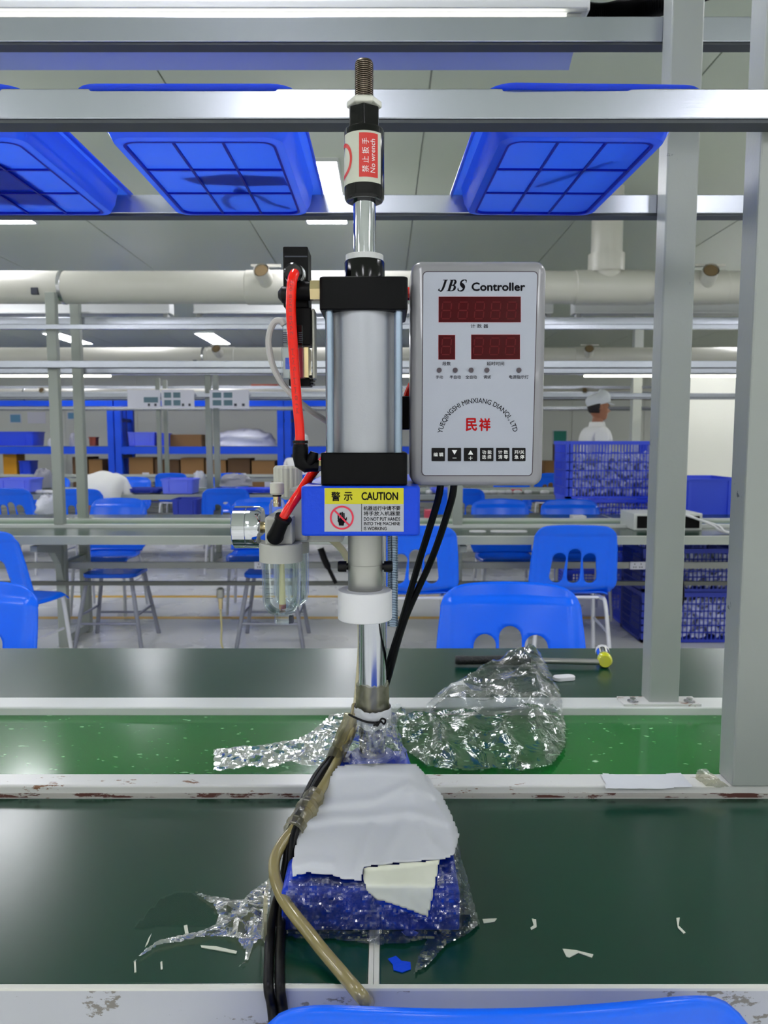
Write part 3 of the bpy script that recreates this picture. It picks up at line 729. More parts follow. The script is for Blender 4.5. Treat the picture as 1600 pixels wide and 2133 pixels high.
for k in range(n):
    a0, a1 = 2 * math.pi * k / n, 2 * math.pi * (k + 1) / n
    poly(rg, [(cx + 93 * math.cos(a0), cy + 93 * math.sin(a0)), (cx + 93 * math.cos(a1), cy + 93 * math.sin(a1)), (cx + 79 * math.cos(a1), cy + 79 * math.sin(a1)), (cx + 79 * math.cos(a0), cy + 79 * math.sin(a0))], lab, 0.0009)
poly(rg, [(cx - 62, cy - 52), (cx - 53, cy - 62), (cx + 61, cy + 53), (cx + 52, cy + 62)], lab, 0.00092)
rg.build('prohibition_ring', 'label_pink', head, smooth=False)
# cylinder: end caps, tube, tie rods
h = 0.0475
zl1 = zat(943, 0.84); zu0 = zat(645, 0.84); zu1 = zat(575, 0.84)
for nm, za, zb in (('lower_cap', zb1 + 0.0003, zl1), ('upper_cap', zu0, zu1)):
    MB().loops([[(XR + a, YR + c, z) for a, c in rrect(2 * h, 2 * h, 0.006, 3)] for z in (za, zb)]).build(nm, 'black', P, bevel=0.0015)
MB().lathe([(0.0425, zl1), (0.0425, zu0)], (XR, YR, 0), n=64, cap0=False, cap1=False).build('cylinder_barrel', 'anodised', P)
for sx in (-1, 1):
    for sy in (-1, 1):
        MB().lathe([(0.0046, zl1), (0.0046, zu0)], (XR + sx * 0.0375, YR + sy * 0.0375, 0), n=14, cap0=False, cap1=False).build('tie_rod', 'zinc_blue', P)
# rod end on top
zc1 = zat(545, YR); 
MB().lathe([(0.0228, zu1), (0.0228, zc1 - 0.002), (0.0215, zc1)], (XR, YR, 0), n=40).build('rod_collar', 'black_gloss', P)
MB().lathe([(0.0212, zc1), (0.0212, zat(533, YR)), (0.0135, zat(533, YR) + 0.0004)], (XR, YR, 0), n=40).build('wiper_ring', 'ring_white', P)
zk0, zk1 = zat(420, YR), zat(272, YR)
MB().lathe([(0.0125, zc1), (0.0125, zk0 + 0.003)], (XR, YR, 0), n=48, cap0=False, cap1=False).build('piston_rod', 'chrome', P)
cp = MB().lathe([(0.0135, zk0 + 0.002), (0.0175, zk0), (0.0205, zk0), (0.0222, zk0 + 0.003), (0.0222, zk1 - 0.002), (0.021, zk1)], (XR, YR, 0), n=48).build('rod_coupling', 'black_gloss', P)
zh1 = zat(228, YR); zn1 = zat(209, YR); zt1 = zat(128, YR)
def hexl(r, z, rot=0): return [(XR + r * math.cos(R(60 * k + rot)), YR + r * math.sin(R(60 * k + rot)), z) for k in range(6)]
MB().loops([hexl(0.0185, zk1 - 0.001, 30), hexl(0.0185, zh1, 30)]).build('hex_neck', 'black_gloss', P, smooth=False, bevel=0.0012)
MB().loops([hexl(0.016, zh1 - 0.0, 0), hexl(0.0195, zh1 + 0.002, 0), hexl(0.0195, zn1 - 0.002, 0), hexl(0.0165, zn1, 0)]).build('lock_nut', 'nut_grey', P, smooth=False, bevel=0.0008)
prof = []; z = zn1 - 0.001; pit = 0.0021
while z < zt1 - 0.002: prof += [(0.0102, z), (0.0102, z + pit * 0.3), (0.0088, z + pit * 0.65), (0.0088, z + pit * 0.8)]; z += pit
prof += [(0.0098, z), (0.0088, zt1)]
MB().lathe(prof, (XR, YR, 0), n=28).build('threaded_stud', 'thread_dark', P, auto=20)
# sticker wrapped round the coupling, crop pixels of the photograph's coupling mapped to angle and height
def stk(cx, cy, e=0.0):
    px = 640 + cx / 4.6375; py = 100 + cy / 4.6375
    X = at(px, py, YR).x - XR; rr = 0.0223 + e; X = max(-0.999, min(0.999, X * 1.03 / rr))
    return Vector((XR + rr * X, YR - rr * math.sqrt(1 - X * X), zat(py, YR - 0.02)))
def stkgrid(mb, x0, y0, x1, y1, e, n=16):
    vs = []; 
    for j in range(2):
        for i in range(n + 1): vs.append(stk(x0 + (x1 - x0) * i / n, y0 + (y1 - y0) * j + 0, e))
    mb.add(vs, [(i, i + 1, n + 2 + i, n + 1 + i) for i in range(n)])
s_ = MB(); stkgrid(s_, 352, 800, 706, 1296, 0.0001); s_.build('sticker', 'sticker', cp, auto=60)
s_ = MB(); stkgrid(s_, 508, 822, 680, 1250, 0.0003, 8); s_.build('sticker_field', 'sticker_red', cp, auto=60)
s_ = MB()
def rot_place(x, y): return stk(x, y, 0.0005)
# text reads upwards: build it in a box and turn it by 90 degrees
def upw(x, y): return stk(y, 2040 - x, 0.0005)
lettering(s_, '禁 止 扳 手', (835, 535, 1165, 598), upw); lettering(s_, 'No wrench', (835, 612, 1160, 655), upw)
s_.build('sticker_print', 'print_white', cp, smooth=False)
s_ = MB()
for k in range(24):
    a0, a1 = R(-90 + 180 * k / 24), R(-90 + 180 * (k + 1) / 24)
    f = lambda r, a: stk(345 + 0.55 * r * math.cos(a), 1055 + r * math.sin(a), 0.0004)
    s_.add([f(178, a0), f(178, a1), f(140, a1), f(140, a0)], [(0, 1, 2, 3)])
s_.build('sticker_ring', 'sticker_red', cp, smooth=False)
# ram below the block
zs0 = zat(1228, YR)
ram = MB().lathe([(0.0196, zs0 + 0.0006), (0.0202, zs0 + 0.0015), (0.0202, zat(1175, YR)), (0.0199, zat(1174.5, YR)), (0.0202, zat(1174, YR)), (0.0202, zb0 + 0.001)], (XR, YR, 0), n=40).build('ram_sleeve', 'zinc', P)
for sx in (-1, 1):
    MB().lathe([(0.004, 0.019), (0.004, 0.022), (0.0065, 0.022), (0.0065, 0.0305), (0.0055, 0.032)] if sx > 0 else [(0.004, -0.019), (0.004, -0.022), (0.0065, -0.022), (0.0065, -0.0305), (0.0055, -0.032)], (XR, YR, zat(1180, YR)), 'X', 14).build('set_screw', 'black_rubber', ram)
zd1, zd0 = zs0, zat(1288, YR)
MB().lathe([(0.031, zd0), (0.0318, zd0 + 0.001), (0.0318, zd1 - 0.001), (0.031, zd1), (0.021, zd1), (0.0205, zd1 + 0.0004)], (XR - 0.0005, YR, 0), n=48).build('nylon_pad', 'nylon', P)
prof = []; z = zat(1303, 0.945); pit = 0.0021
while z < zb0: prof += [(0.0068, z), (0.0068, z + pit * 0.35), (0.0057, z + pit * 0.6), (0.0057, z + pit * 0.85)]; z += pit
MB().lathe(prof, (at(818, 1210, 0.945).x, 0.945, 0), n=20).build('guide_screw', 'zinc_blue', P, auto=20)

# ------------------------------------------------ control box
CX, CY, CW = 0.105, 0.87, 0.150
cz1, cz0 = zat(543, CY), zat(1012, CY); CZ = (cz0 + cz1) / 2; CHh = cz1 - cz0
c = MB(); L = []
for y, g, r in ((CY + 0.065, 0.003, 0.010), (CY + 0.06, 0.0, 0.012), (CY + 0.006, 0.0, 0.012), (CY + 0.002, 0.0018, 0.0115), (CY, 0.006, 0.009)):
    L.append([(CX + a, y, CZ + d) for a, d in rrect(CW - 2 * g, CHh - 2 * g, r, 6)])
c.loops(L); box = c.build('control_box', 'box_grey', P, auto=50)
MB().box(CX - CW / 2 - 0.02, CX - 0.03, 0.9355, 0.965, CZ - 0.06, CZ - 0.02).build('box_bracket', 'black', P, smooth=False, bevel=0.002)
def cpn(cx, cy, e=0.0): return at(840 + cx / 4.1813, 520 + cy / 4.1824, CY - 0.0004 - e)
def prect(x0, y0, x1, y1, r, n=5): return [((x0 + x1) / 2 + a, (y0 + y1) / 2 - d) for a, d in rrect(x1 - x0, y1 - y0, r, n)]
def keyst(pts):                     # plate sides run with the box sides
    out = []
    for x, y in pts:
        t_ = (y - 195) / 1770; l0, l1 = 176 - 10 * t_, 1168 - 48 * t_
        out.append((l0 + (x - 176) / 992 * (l1 - l0), y))
    return out
pts = keyst(prect(176, 195, 1168, 1965, 34)); pt2 = keyst(prect(168, 187, 1176, 1973, 40))
g_ = MB(); g_.loops([[cpn(x, y, 0.0) for x, y in pt2], [cpn(x, y, 0.0002) for x, y in pt2]]); g_.build('plate_groove', 'led_dark', box, smooth=False)
g_ = MB(); g_.loops([[cpn(x, y, 0.0001) for x, y in pts], [cpn(x, y, 0.0007) for x, y in pts]]); g_.build('face_plate', 'face_plate', box, smooth=False)
for x0, y0, x1, y1 in ((310, 411, 1023, 631), (308, 745, 451, 956), (594, 742, 1016, 954)):
    sheet(MB(), x0 - 2, y0 - 2, x1 + 2, y1 + 2, cpn, 0.0006, 0.0009).build('display_frame', 'segment_edge', box, smooth=False)
    sheet(MB(), x0, y0, x1, y1, cpn, 0.0008, 0.0013).build('display_window', 'display_red', box, smooth=False)
sg = MB()
def digit(x, y, w_, h_, pl_):
    s = w_ * 0.08; tk = w_ * 0.11
    f = lambda u, v: (x + u * w_ + s * (0.5 - v) * 2, y + v * h_)
    k = tk / w_; kv = tk / h_; g = 0.03
    for u0, v0, u1, v1 in ((k, 0, 1 - k, kv), (k, 0.5 - kv / 2, 1 - k, 0.5 + kv / 2), (k, 1 - kv, 1 - k, 1), (0, kv + g, k, 0.5 - kv / 2 - g), (1 - k, kv + g, 1, 0.5 - kv / 2 - g), (0, 0.5 + kv / 2 + g, k, 1 - kv - g), (1 - k, 0.5 + kv / 2 + g, 1, 1 - kv - g)):
        poly(sg, [f(u0, v0), f(u1, v0), f(u1, v1), f(u0, v1)], pl_, 0.0014)
for cx in (333, 477, 620, 762, 900): digit(cx, 452, 88, 155, cpn)
digit(332, 765, 88, 155, cpn)
for cx in (612, 752, 890): digit(cx, 765, 88, 155, cpn)
sg.build('display_digits', 'segment_red', box, smooth=False)
for cx in (313, 452, 590, 728, 1006):
    q = cpn(cx, 1051); MB().lathe([(0.0027, -0.0032), (0.0027, -0.0016), (0.0031, -0.0004)], (q.x, CY, q.z), 'Y', 16).build('indicator_led', 'led_dark', box)
pb = lambda x, y: cpn(x, y, 0.0009)
def inscr(name, s, bx, m='print_black', par=None, pl=None, **kw):
    mb = MB(); lettering(mb, s, bx, pl or pb, **kw); return mb.build(name, m, par or box, smooth=False)
inscr('title_print', 'Controller', (598, 288, 1060, 358), bold=3.5)
for s_, bx in (('计 数 器', (588, 648, 740, 682)), ('段数', (342, 976, 414, 1010)), ('延时时间', (728, 976, 879, 1009)), ('手动', (284, 1096, 346, 1125)), ('半自动', (405, 1094, 501, 1125)), ('全自动', (543, 1094, 640, 1125)), ('调试', (700, 1094, 762, 1124)), ('电源指示灯', (922, 1093, 1092, 1125))):
    inscr('caption_print', s_, bx, bold=0.4)
def arc(x, y):                       # baseline of the arched lettering
    th = R(171 - (x / 1000.0) * 160); r = 330 - 25 + (50 - y)
    return (650 + r * math.cos(th), 1648 - r * math.sin(th))
inscr('arched_print', 'YUEQINGSHI MINXIANG DIANQI., LTD', (0, 0, 1000, 50), bold=0.6, bend=arc)
jb = MB()
def stroke(mb, x0, wd, pts, ws):
    sp = spline([(a, b_, w_) for (a, b_), w_ in zip(pts, ws)], 6); vs = []
    for i, p in enumerate(sp):
        t_ = sp[min(i + 1, len(sp) - 1)] - sp[max(i - 1, 0)]; t_ = Vector((t_.x, t_.y)).normalized(); nn = Vector((-t_.y, t_.x))
        for s in (1, -1):
            u, v = p.x + nn.x * p.z * 0.64 * s, p.y + nn.y * p.z * (0.5 if p.z < 0.08 else 0.6) * s
            vs.append(pb(x0 + u * wd + (v - 0.5) * 30, 362 - v * 100))
    mb.add(vs, [(2 * i, 2 * i + 1, 2 * i + 3, 2 * i + 2) for i in range(len(sp) - 1)])
stroke(jb, 312, 58, [(.78, .97), (.75, .35), (.62, .07), (.35, .03), (.1, .18)], [.27, .27, .2, .08, .2]); stroke(jb, 312, 58, [(.35, .97), (.7, .97), (1.1, .97)], [.05, .06, .05])
stroke(jb, 390, 72, [(.3, .98), (.3, .5), (.3, .02)], [.24, .24, .24])
for y_ in (.97, .03): stroke(jb, 390, 72, [(.02, y_), (.3, y_), (.55, y_)], [.05, .05, .05])
stroke(jb, 390, 72, [(.35, .97), (.65, .95), (.78, .75), (.65, .55), (.35, .52)], [.06, .1, .24, .1, .06]); stroke(jb, 390, 72, [(.35, .5), (.75, .47), (.9, .25), (.72, .06), (.35, .03)], [.06, .1, .26, .1, .06])
stroke(jb, 480, 66, [(.92, .72), (.86, .92), (.58, .98), (.28, .86), (.28, .66), (.55, .5), (.82, .33), (.76, .1), (.42, .02), (.14, .12), (.06, .3)], [.06, .1, .08, .18, .22, .28, .24, .18, .08, .1, .06])
jb.build('logo_print', 'print_black', box, smooth=False)
rd = MB(); lettering(rd, '民', (547, 1470, 640, 1578), pb, bold=4); lettering(rd, '祥', (664, 1470, 758, 1578), pb, bold=4); rd.build('brand_print', 'print_red', box, smooth=False)
wt = MB(); pk = lambda x, y: cpn(x, y, 0.0016)
for i, x0 in enumerate((247, 388, 528, 669, 809, 949)):
    k_ = MB(); pp = prect(x0, 1727, x0 + 117, 1843, 6, 2); k_.loops([[cpn(x, y, 0.0006) for x, y in pp], [cpn(x, y, 0.0013) for x, y in pp]]); k_.build('key', 'key_black', box, smooth=False)
lettering(wt, '编 辑', (265, 1768, 349, 1802), pk, bold=0.6)
poly(wt, [(424, 1746), (470, 1746), (447, 1786)], cpn, 0.0016); poly(wt, [(430, 1813), (464, 1813), (464, 1818), (430, 1818)], cpn, 0.0016)
poly(wt, [(564, 1786), (610, 1786), (587, 1748)], cpn, 0.0016); poly(wt, [(570, 1814), (604, 1814), (604, 1819), (570, 1819)], cpn, 0.0016); poly(wt, [(585, 1800), (590, 1800), (590, 1832), (585, 1832)], cpn, 0.0016)
lettering(wt, '功 能', (688, 1747, 769, 1780), pk, bold=0.5); lettering(wt, '选 择', (687, 1790, 769, 1824), pk, bold=0.5)
lettering(wt, '计 数', (828, 1747, 913, 1780), pk, bold=0.5); lettering(wt, '清 零', (828, 1790, 913, 1824), pk, bold=0.5)
lettering(wt, '开/关', (969, 1747, 1054, 1780), pk, bold=0.5); lettering(wt, '急 停', (969, 1790, 1054, 1824), pk, bold=0.5)
wt.build('key_print', 'print_white', box, smooth=False)

# ------------------------------------------------ solenoid valve
va, vb = zat(805, 0.88), zat(520, 0.88)
xa, xb = at(590, 600, 0.865).x, at(642, 600, 0.865).x
v = MB().box(xa, xb, 0.865, 0.905, zat(640, 0.865), vb); valve = v.build('solenoid_valve', 'black', P, smooth=False, bevel=0.0015)
MB().box(xa + 0.002, xb - 0.0006, 0.8645, 0.9, zat(536, 0.865), zat(533, 0.865)).build('valve_seam', 'print_dark', valve, smooth=False)
MB().box(at(597, 700, 0.868).x, at(648, 700, 0.868).x, 0.868, 0.902, zat(718, 0.868), zat(640, 0.868) - 0.0001).build('valve_body', 'black', valve, smooth=False, bevel=0.001)
MB().box(at(644, 700, 0.87).x + 0.003, at(655, 700, 0.87).x, 0.872, 0.9, zat(788, 0.87), zat(642, 0.87)).build('valve_plate', 'nut_grey', valve, smooth=False, bevel=0.001)
MB().box(at(600, 700, 0.868).x, at(645, 700, 0.868).x, 0.872, 0.9, va, zat(788, 0.868)).build('valve_foot', 'black', valve, smooth=False, bevel=0.001)
for k in range(3): MB().box(at(645, 700, 0.868).x - 0.001, at(651, 700, 0.868).x, 0.874, 0.898, va + 0.002 + k * 0.004, va + 0.004 + k * 0.004).build('fin', 'black', valve, smooth=False)
MB().box(at(585, 750, 0.862).x, at(633, 750, 0.862).x, 0.8625, 0.8715, zat(789, 0.862), zat(722, 0.862)).build('coil_cover', 'clear_bowl', valve, smooth=False, bevel=0.002)
MB().box(at(588, 750, 0.866).x, at(601, 750, 0.866).x, 0.8718, 0.9, zat(786, 0.866), zat(724, 0.866)).build('coil', 'ring_white', valve, smooth=False)
MB().box(at(593, 750, 0.866).x, at(604, 750, 0.866).x, 0.8712, 0.8717, zat(768, 0.866), zat(744, 0.866)).build('coil_badge', 'press_blue', valve, smooth=False)
MB().box(at(618, 750, 0.866).x, at(631, 750, 0.866).x, 0.8718, 0.9, zat(786, 0.866), zat(724, 0.866)).build('coil_terminal', 'label_pink', valve, smooth=False)
MB().box(at(632.5, 750, 0.866).x, at(643, 750, 0.866).x, 0.866, 0.9, zat(787, 0.866), zat(722, 0.866)).build('coil_yoke', 'brass', valve, smooth=False, bevel=0.001)
MB().box(at(588, 700, 0.862).x, at(630, 700, 0.862).x, 0.864, 0.8675, zat(721, 0.862), zat(676, 0.862)).build('plug', 'clear_bowl', valve, smooth=False, bevel=0.001)
for k in range(6):
    for x0 in (589, 622): MB().box(at(x0, 700, 0.863).x, at(x0 + 8, 700, 0.863).x, 0.8632, 0.8639, zat(712 - k * 4, 0.863), zat(713.6 - k * 4, 0.863)).build('pin', 'print_dark', valve, smooth=False)
# red tube with its push-in fittings
q = at(616, 574, 0.862)
MB().lathe([(0.0115, 0.8648), (0.0115, 0.858), (0.0105, 0.857)], (q.x, 0, q.z), 'Y', 24).build('fitting', 'steel', valve)
MB().lathe([(0.010, 0.8565), (0.0105, 0.855), (0.0105, 0.848), (0.0085, 0.846)], (q.x - 0.001, 0, q.z + 0.0005), 'Y', 24).build('fitting_sleeve', 'black_gloss', valve)
q = at(636, 612, 0.875)
MB().lathe([(0.0105, at(617, 612, 0.875).x), (0.0105, at(650, 612, 0.875).x)], (0, 0.858, q.z), 'X', 20).build('fitting', 'black', valve)
MB().lathe([(0.0115, at(650, 612, 0.875).x), (0.0115, XR - h)], (0, 0.858, q.z), 'X', 6).build('nut', 'brass', valve, smooth=False)
MB().lathe([(0.004, at(582, 617, 0.87).x), (0.009, at(590, 617, 0.87).x), (0.009, at(600, 617, 0.87).x)], (0, 0.862, zat(617, 0.87)), 'X', 14).build('manual_button', 'black_rubber', valve)
rt = spline([at(615, 574, 0.853), at(613, 571, 0.842), at(608, 590, 0.836), at(606, 640, 0.836), at(609, 700, 0.838), at(614, 770, 0.843), at(619, 840, 0.849), at(624, 890, 0.853), at(625.5, 930, 0.855)], 8)
MB().tube(rt, 0.0054, 14).build('air_tube', 'tube_red', P)
pr = MB()                                     # dark print running down the tube
s1 = 'JINDE-12980722'
lo, hi_ = 0.22, 0.80; n_ = len(rt)
def onrt(x, y):
    t_ = lo + (hi_ - lo) * x / 1000; i = t_ * (n_ - 1); k = min(int(i), n_ - 2); c_ = rt[k].lerp(rt[k + 1], i - k); a = (y - 50) / 50 * 0.6
    return c_ + Vector((0.0055 * math.sin(a), -0.0055 * math.cos(a), 0))
lettering(pr, 'PU 8MM*5MM  12958-8308-0722', (0, 25, 1000, 75), lambda x, y: onrt(1000 - x, y)); pr.build('tube_lettering', 'tube_print', P, smooth=False)
el = MB()
e0 = at(626, 925, 0.855); e1 = at(626, 962, 0.855); e2 = at(650, 969, 0.857); e3 = at(663, 970, 0.858)
el.tube([e0, e0 + Vector((0, 0, -0.003)), e0 + Vector((0, 0, -0.0035)), e1 + Vector((0, 0, 0.006)), e1 + Vector((0.001, 0, -0.001)), e1 + Vector((0.006, 0, -0.0045)), e2, e3], [0.0078, 0.0082, 0.0086, 0.0088, 0.0085, 0.0078, 0.0072, 0.0070], 20)
elb = el.build('elbow_fitting', 'black', P)
MB().tube([e0 + Vector((0, 0, 0.004)), e0 + Vector((0, 0, 0.0005))], [0.0084, 0.0086], 20).build('release_ring', 'black_rubber', elb)
MB().lathe([(0.0068, e3.x - 0.001), (0.0068, XR - h)], (0, e3.y, e3.z), 'X', 6).build('nut', 'brass', elb, smooth=False)
MB().tube([at(643, 966, 0.853), at(652, 952, 0.852), at(655, 942, 0.852)], [0.005, 0.0062, 0.0045], 12).build('speed_screw', 'black', elb)
r2 = spline([at(700, 930, 0.96), at(668, 965, 0.925), at(648, 990, 0.905), at(625, 1025, 0.893), at(604, 1055, 0.888), at(588, 1082, 0.889)], 8)
MB().tube(r2, 0.0055, 14).build('air_tube', 'tube_red', P)
MB().tube(spline([at(846, 838, 0.97), at(858, 805, 0.96), at(880, 770, 0.95)], 6), 0.006, 10).build('air_tube', 'tube_red', P)
MB().tube([at(848, 612, 0.93), at(870, 612, 0.93)], 0.008, 10).build('air_tube', 'tube_red', P)
MB().tube(spline([at(592, 677, 0.868), at(585, 668, 0.868), at(572, 671, 0.87), at(562, 692, 0.872), at(560, 720, 0.874), at(568, 760, 0.876), at(586, 796, 0.88), at(614, 828, 0.885), at(645, 854, 0.9), at(685, 880, 0.93)], 8), 0.0036, 10).build('valve_cable', 'cable_grey', P)

# ------------------------------------------------ air filter, regulator and gauge
YF = 0.925; XFc = at(586, 1200, YF).x; YG = 1.0
FR = MB().box(at(556, 1100, YF).x, at(613, 1100, YF).x, YF - 0.017, YG + 0.022, zat(1133, YF), zat(1074, YF)).build('air_filter', 'frl_grey', P, smooth=False, bevel=0.003)
MB().box(at(600, 1100, YF).x, at(640, 1100, YF).x, YF + 0.01, YG + 0.02, zat(1130, YF), zat(1010, YG)).build('regulator_body', 'frl_grey', FR, smooth=False, bevel=0.004)
MB().box(at(612, 1100, YF).x + 0.0005, at(716, 1120, 0.97).x, 0.955, 0.995, zat(1126, 0.97), zat(1103, 0.97)).build('bracket', 'frl_knob', FR, smooth=False, bevel=0.002)
zr0 = zat(1168, YF); zr1 = zat(1130, YF)
MB().lathe([(0.0262, zr0), (0.0262, zr1 - 0.001), (0.025, zr1)], (XFc, YF, 0), n=36).build('bowl_ring', 'frl_grey', FR)
zw = zat(1278, YF)
bowl = MB().lathe([(0.0235, zr0 - 0.0003), (0.0230, zw + 0.018), (0.021, zw + 0.008), (0.016, zw + 0.002), (0.011, zw), (0.009, zw - 0.0001), (0.010, zw + 0.003), (0.0150, zw + 0.005), (0.0190, zw + 0.0105), (0.0208, zw + 0.019), (0.0213, zr0 - 0.0003)], (XFc, YF, 0), n=40, cap0=False, cap1=False).build('bowl', 'clear_bowl', FR)
MB().lathe([(0.0108, zat(1297, YF)), (0.0108, zw - 0.002), (0.009, zw - 0.001)], (XFc + 0.002, YF, 0), n=18).build('drain_cock', 'clear_bowl', FR)
MB().box(XFc + 0.009, XFc + 0.014, YF - 0.004, YF + 0.004, zat(1297, YF), zw - 0.003).build('drain_lever', 'print_dark', FR, smooth=False)
MB().lathe([(0.0042, zw + 0.012), (0.003, zr0 - 0.001)], (XFc + 0.001, YF, 0), n=12).build('oil_pipe', 'oil_tube', FR)
MB().lathe([(0.003, zw + 0.004), (0.0045, zw + 0.006), (0.0045, zw + 0.0118)], (XFc + 0.001, YF, 0), n=12).build('strainer', 'amber', FR)
for k in range(6):
    MB().box(XFc - 0.0165, XFc - 0.0085, YF - 0.0236 + 0.0063, YF - 0.0235 + 0.0066, zw + 0.022 + k * 0.006, zw + 0.0225 + k * 0.006).build('level_mark', 'print_dark', FR, smooth=False)
zz = zat(1262, YG)
MB().lathe([(0.0235, zat(1150, YG)), (0.0230, zz + 0.018), (0.02, zz + 0.006), (0.012, zz), (0.011, zz + 0.002), (0.0185, zz + 0.008), (0.0210, zz + 0.019), (0.0213, zat(1150, YG))], (XFc + 0.003, YG, 0), n=32, cap0=False, cap1=False).build('bowl', 'clear_bowl', FR)
MB().lathe([(0.024, zat(1150, YG)), (0.024, zat(1128, YG))], (XFc + 0.003, YG, 0), n=32).build('bowl_ring', 'frl_grey', FR)
kn = MB(); kr = 0.0188; kx = at(600, 1000, YG).x; L = []
for z_ in (zat(1033, YG), zat(975, YG), zat(970, YG)):
    l = []
    for k in range(72):
        r_ = (kr if (k // 2) % 2 else kr - 0.001) * (0.86 if z_ > zat(972, YG) else 1); a = 2 * math.pi * k / 72; l.append((kx + r_ * math.cos(a), YG + r_ * math.sin(a), z_))
    L.append(l)
kn.loops(L); kn.build('regulator_knob', 'frl_knob', FR, smooth=False)
sx = at(577, 1020, YF).x
MB().lathe([(0.0070, zat(1030, YF)), (0.0086, zat(1027, YF)), (0.0086, zat(1007, YF)), (0.0075, zat(1005, YF))], (sx, YF, 0), n=24).build('oil_screw', 'frl_knob', FR)
MB().lathe([(0.0048, zat(1055, YF)), (0.0048, zat(1030, YF))], (sx, YF, 0), n=16).build('oil_stem', 'brass', FR)
MB().lathe([(0.0055, zat(1031, YF)), (0.0055, zat(1034, YF))], (sx, YF, 0), n=16).build('stem_ring', 'black', FR)
MB().lathe([(0.0098, zat(1078, YF)), (0.0098, zat(1052, YF)), (0.0075, zat(1041, YF))], (sx, YF, 0), n=24).build('sight_dome', 'clear_bowl', FR)
gx0, gx1 = at(488, 1098, 0.95).x, at(548, 1098, 0.95).x; gz = zat(1098, 0.95)
gau = MB().lathe([(0.0235, gx0), (0.0262, gx0 + 0.0015), (0.0262, gx0 + 0.0165), (0.0257, gx0 + 0.017), (0.0262, gx0 + 0.0175), (0.0262, gx1 - 0.004), (0.024, gx1)], (0, 0.95, gz), 'X', 48).build('pressure_gauge', 'chrome', FR)
MB().lathe([(0.007, gx1), (0.007, at(558, 1100, 0.95).x + 0.004)], (0, 0.95, gz), 'X', 16).build('gauge_stem', 'brass', FR)
f0 = at(590, 1080, 0.889); f1 = at(573, 1118, 0.897); dv = (f1 - f0)
ft = MB().tube([f0, f0 + dv * 0.12, f0 + dv * 0.13, f0 + dv * 0.72, f1, f1 + Vector((0, 0.014, -0.001))], [0.0095, 0.0098, 0.0085, 0.0090, 0.0098, 0.009], 20).build('elbow_fitting', 'black', FR)
MB().tube([f0 - dv * 0.08, f0 - dv * 0.005], [0.0102, 0.0105], 20).build('release_ring', 'black_rubber', ft)
# cream hose from the regulator round the column, down to the bench front
MB().tube(spline([at(672, 1112, 0.99), at(695, 1127, 1.0), at(716, 1150, 1.02), at(730, 1180, 1.05), at(745, 1230, 1.09), at(752, 1330, 1.115), at(747, 1420, 1.11), at(742, 1470, 1.095)], 8), 0.0048, 12).build('hose', 'cream_hose', P)
# ------------------------------------------------ cables
for k, (x0, x1) in enumerate(((918, 806), (946, 812))):
    MB().tube(spline([at(x0, 1008, 0.905), at(x0 - 8, 1050, 0.92), at(x0 - 45, 1170 - 10 * k, 0.97), at(838 + 6 * k, 1290, 1.03), at(x1, 1395 + 8 * k, 1.1), at(795, 1460, 1.115)], 8), 0.0044, 10).build('power_cable', 'black_rubber', P)
def low(px, py, z): return onz(px, py, z)
HP = [(712, 1568, .092), (700, 1590, .088), (678, 1630, .082), (642, 1685, .072), (615, 1724, .064), (588, 1757, .057), (572, 1792, .05), (574, 1831, .044), (590, 1872, .037), (615, 1908, .03), (642, 1941, .022), (670, 1977, .015), (715, 2030, .0105), (752, 2074, .0088)]
hose = spline([at(742, 1470, 1.095), at(733, 1520, 1.065)] + [low(a, b_, TOP + c_) for a, b_, c_ in HP] + [low(768, 2090, TOP - 0.02)], 8)
MB().tube(hose, 0.0070, 14).build('hose', 'beige_hose', P)
CP = [[(702, 1560, .092), (688, 1580, .086), (660, 1614, .08), (640, 1652, .075), (618, 1700, .066), (603, 1742, .058), (597, 1792, .044), (589, 1835, .03), (573, 1890, .016), (562, 1955, .007), (559, 2030, .006), (560, 2064, .003)],
      [(708, 1560, .094), (695, 1580, .09), (669, 1614, .085), (648, 1652, .08), (627, 1700, .071), (612, 1742, .062), (606, 1792, .046), (600, 1835, .03), (588, 1895, .016), (584, 1955, .007), (583, 2030, .006), (584, 2064, .003)]]
for k in range(2):
    MB().tube(spline([at(738 + 4 * k, 1490, 1.09)] + [low(a, b_, TOP + c_) for a, b_, c_ in CP[k]] + [at(566 + 22 * k, 2092, 0.716), at(570 + 22 * k, 2130, 0.708)], 8), 0.0052, 12).build('power_cable', 'black_rubber', P)
# wrapping on the column: tape, rag collar, wire tie
def sleeve(za, zb, r0, r1, amp, seed, n=40, m=18, cy=YC, cx=XC):
    L = []
    for j in range(m + 1):
        t_ = j / m; l = []
        for k in range(n):
            a = 2 * math.pi * k / n; r_ = r0 + (r1 - r0) * t_ + amp * (fbm(3 * math.cos(a) + seed, 3 * math.sin(a), t_ * 4, 3) + 0.25)
            l.append((cx + r_ * math.cos(a), cy + r_ * math.sin(a), za + (zb - za) * t_ + (0.01 * fbm(2 * math.cos(a), 2 * math.sin(a), seed) if j in (0, m) else 0)))
        L.append(l)
    return MB().loops(L, False, False)
sleeve(zat(1500, YC - 0.02), zat(1432, YC - 0.02), 0.0235, 0.0222, 0.004, 3).build('tape_wrap', 'film_yellow', P, auto=30)
sleeve(zat(1590, YC - 0.03), zat(1500, YC - 0.02), 0.044, 0.026, 0.014, 9).build('film_wrap', 'film', P, auto=25)
sleeve(zat(1516, YC - 0.02), zat(1480, YC - 0.02), 0.0262, 0.0255, 0.004, 5).build('rag_collar', 'cloth', P, auto=60)
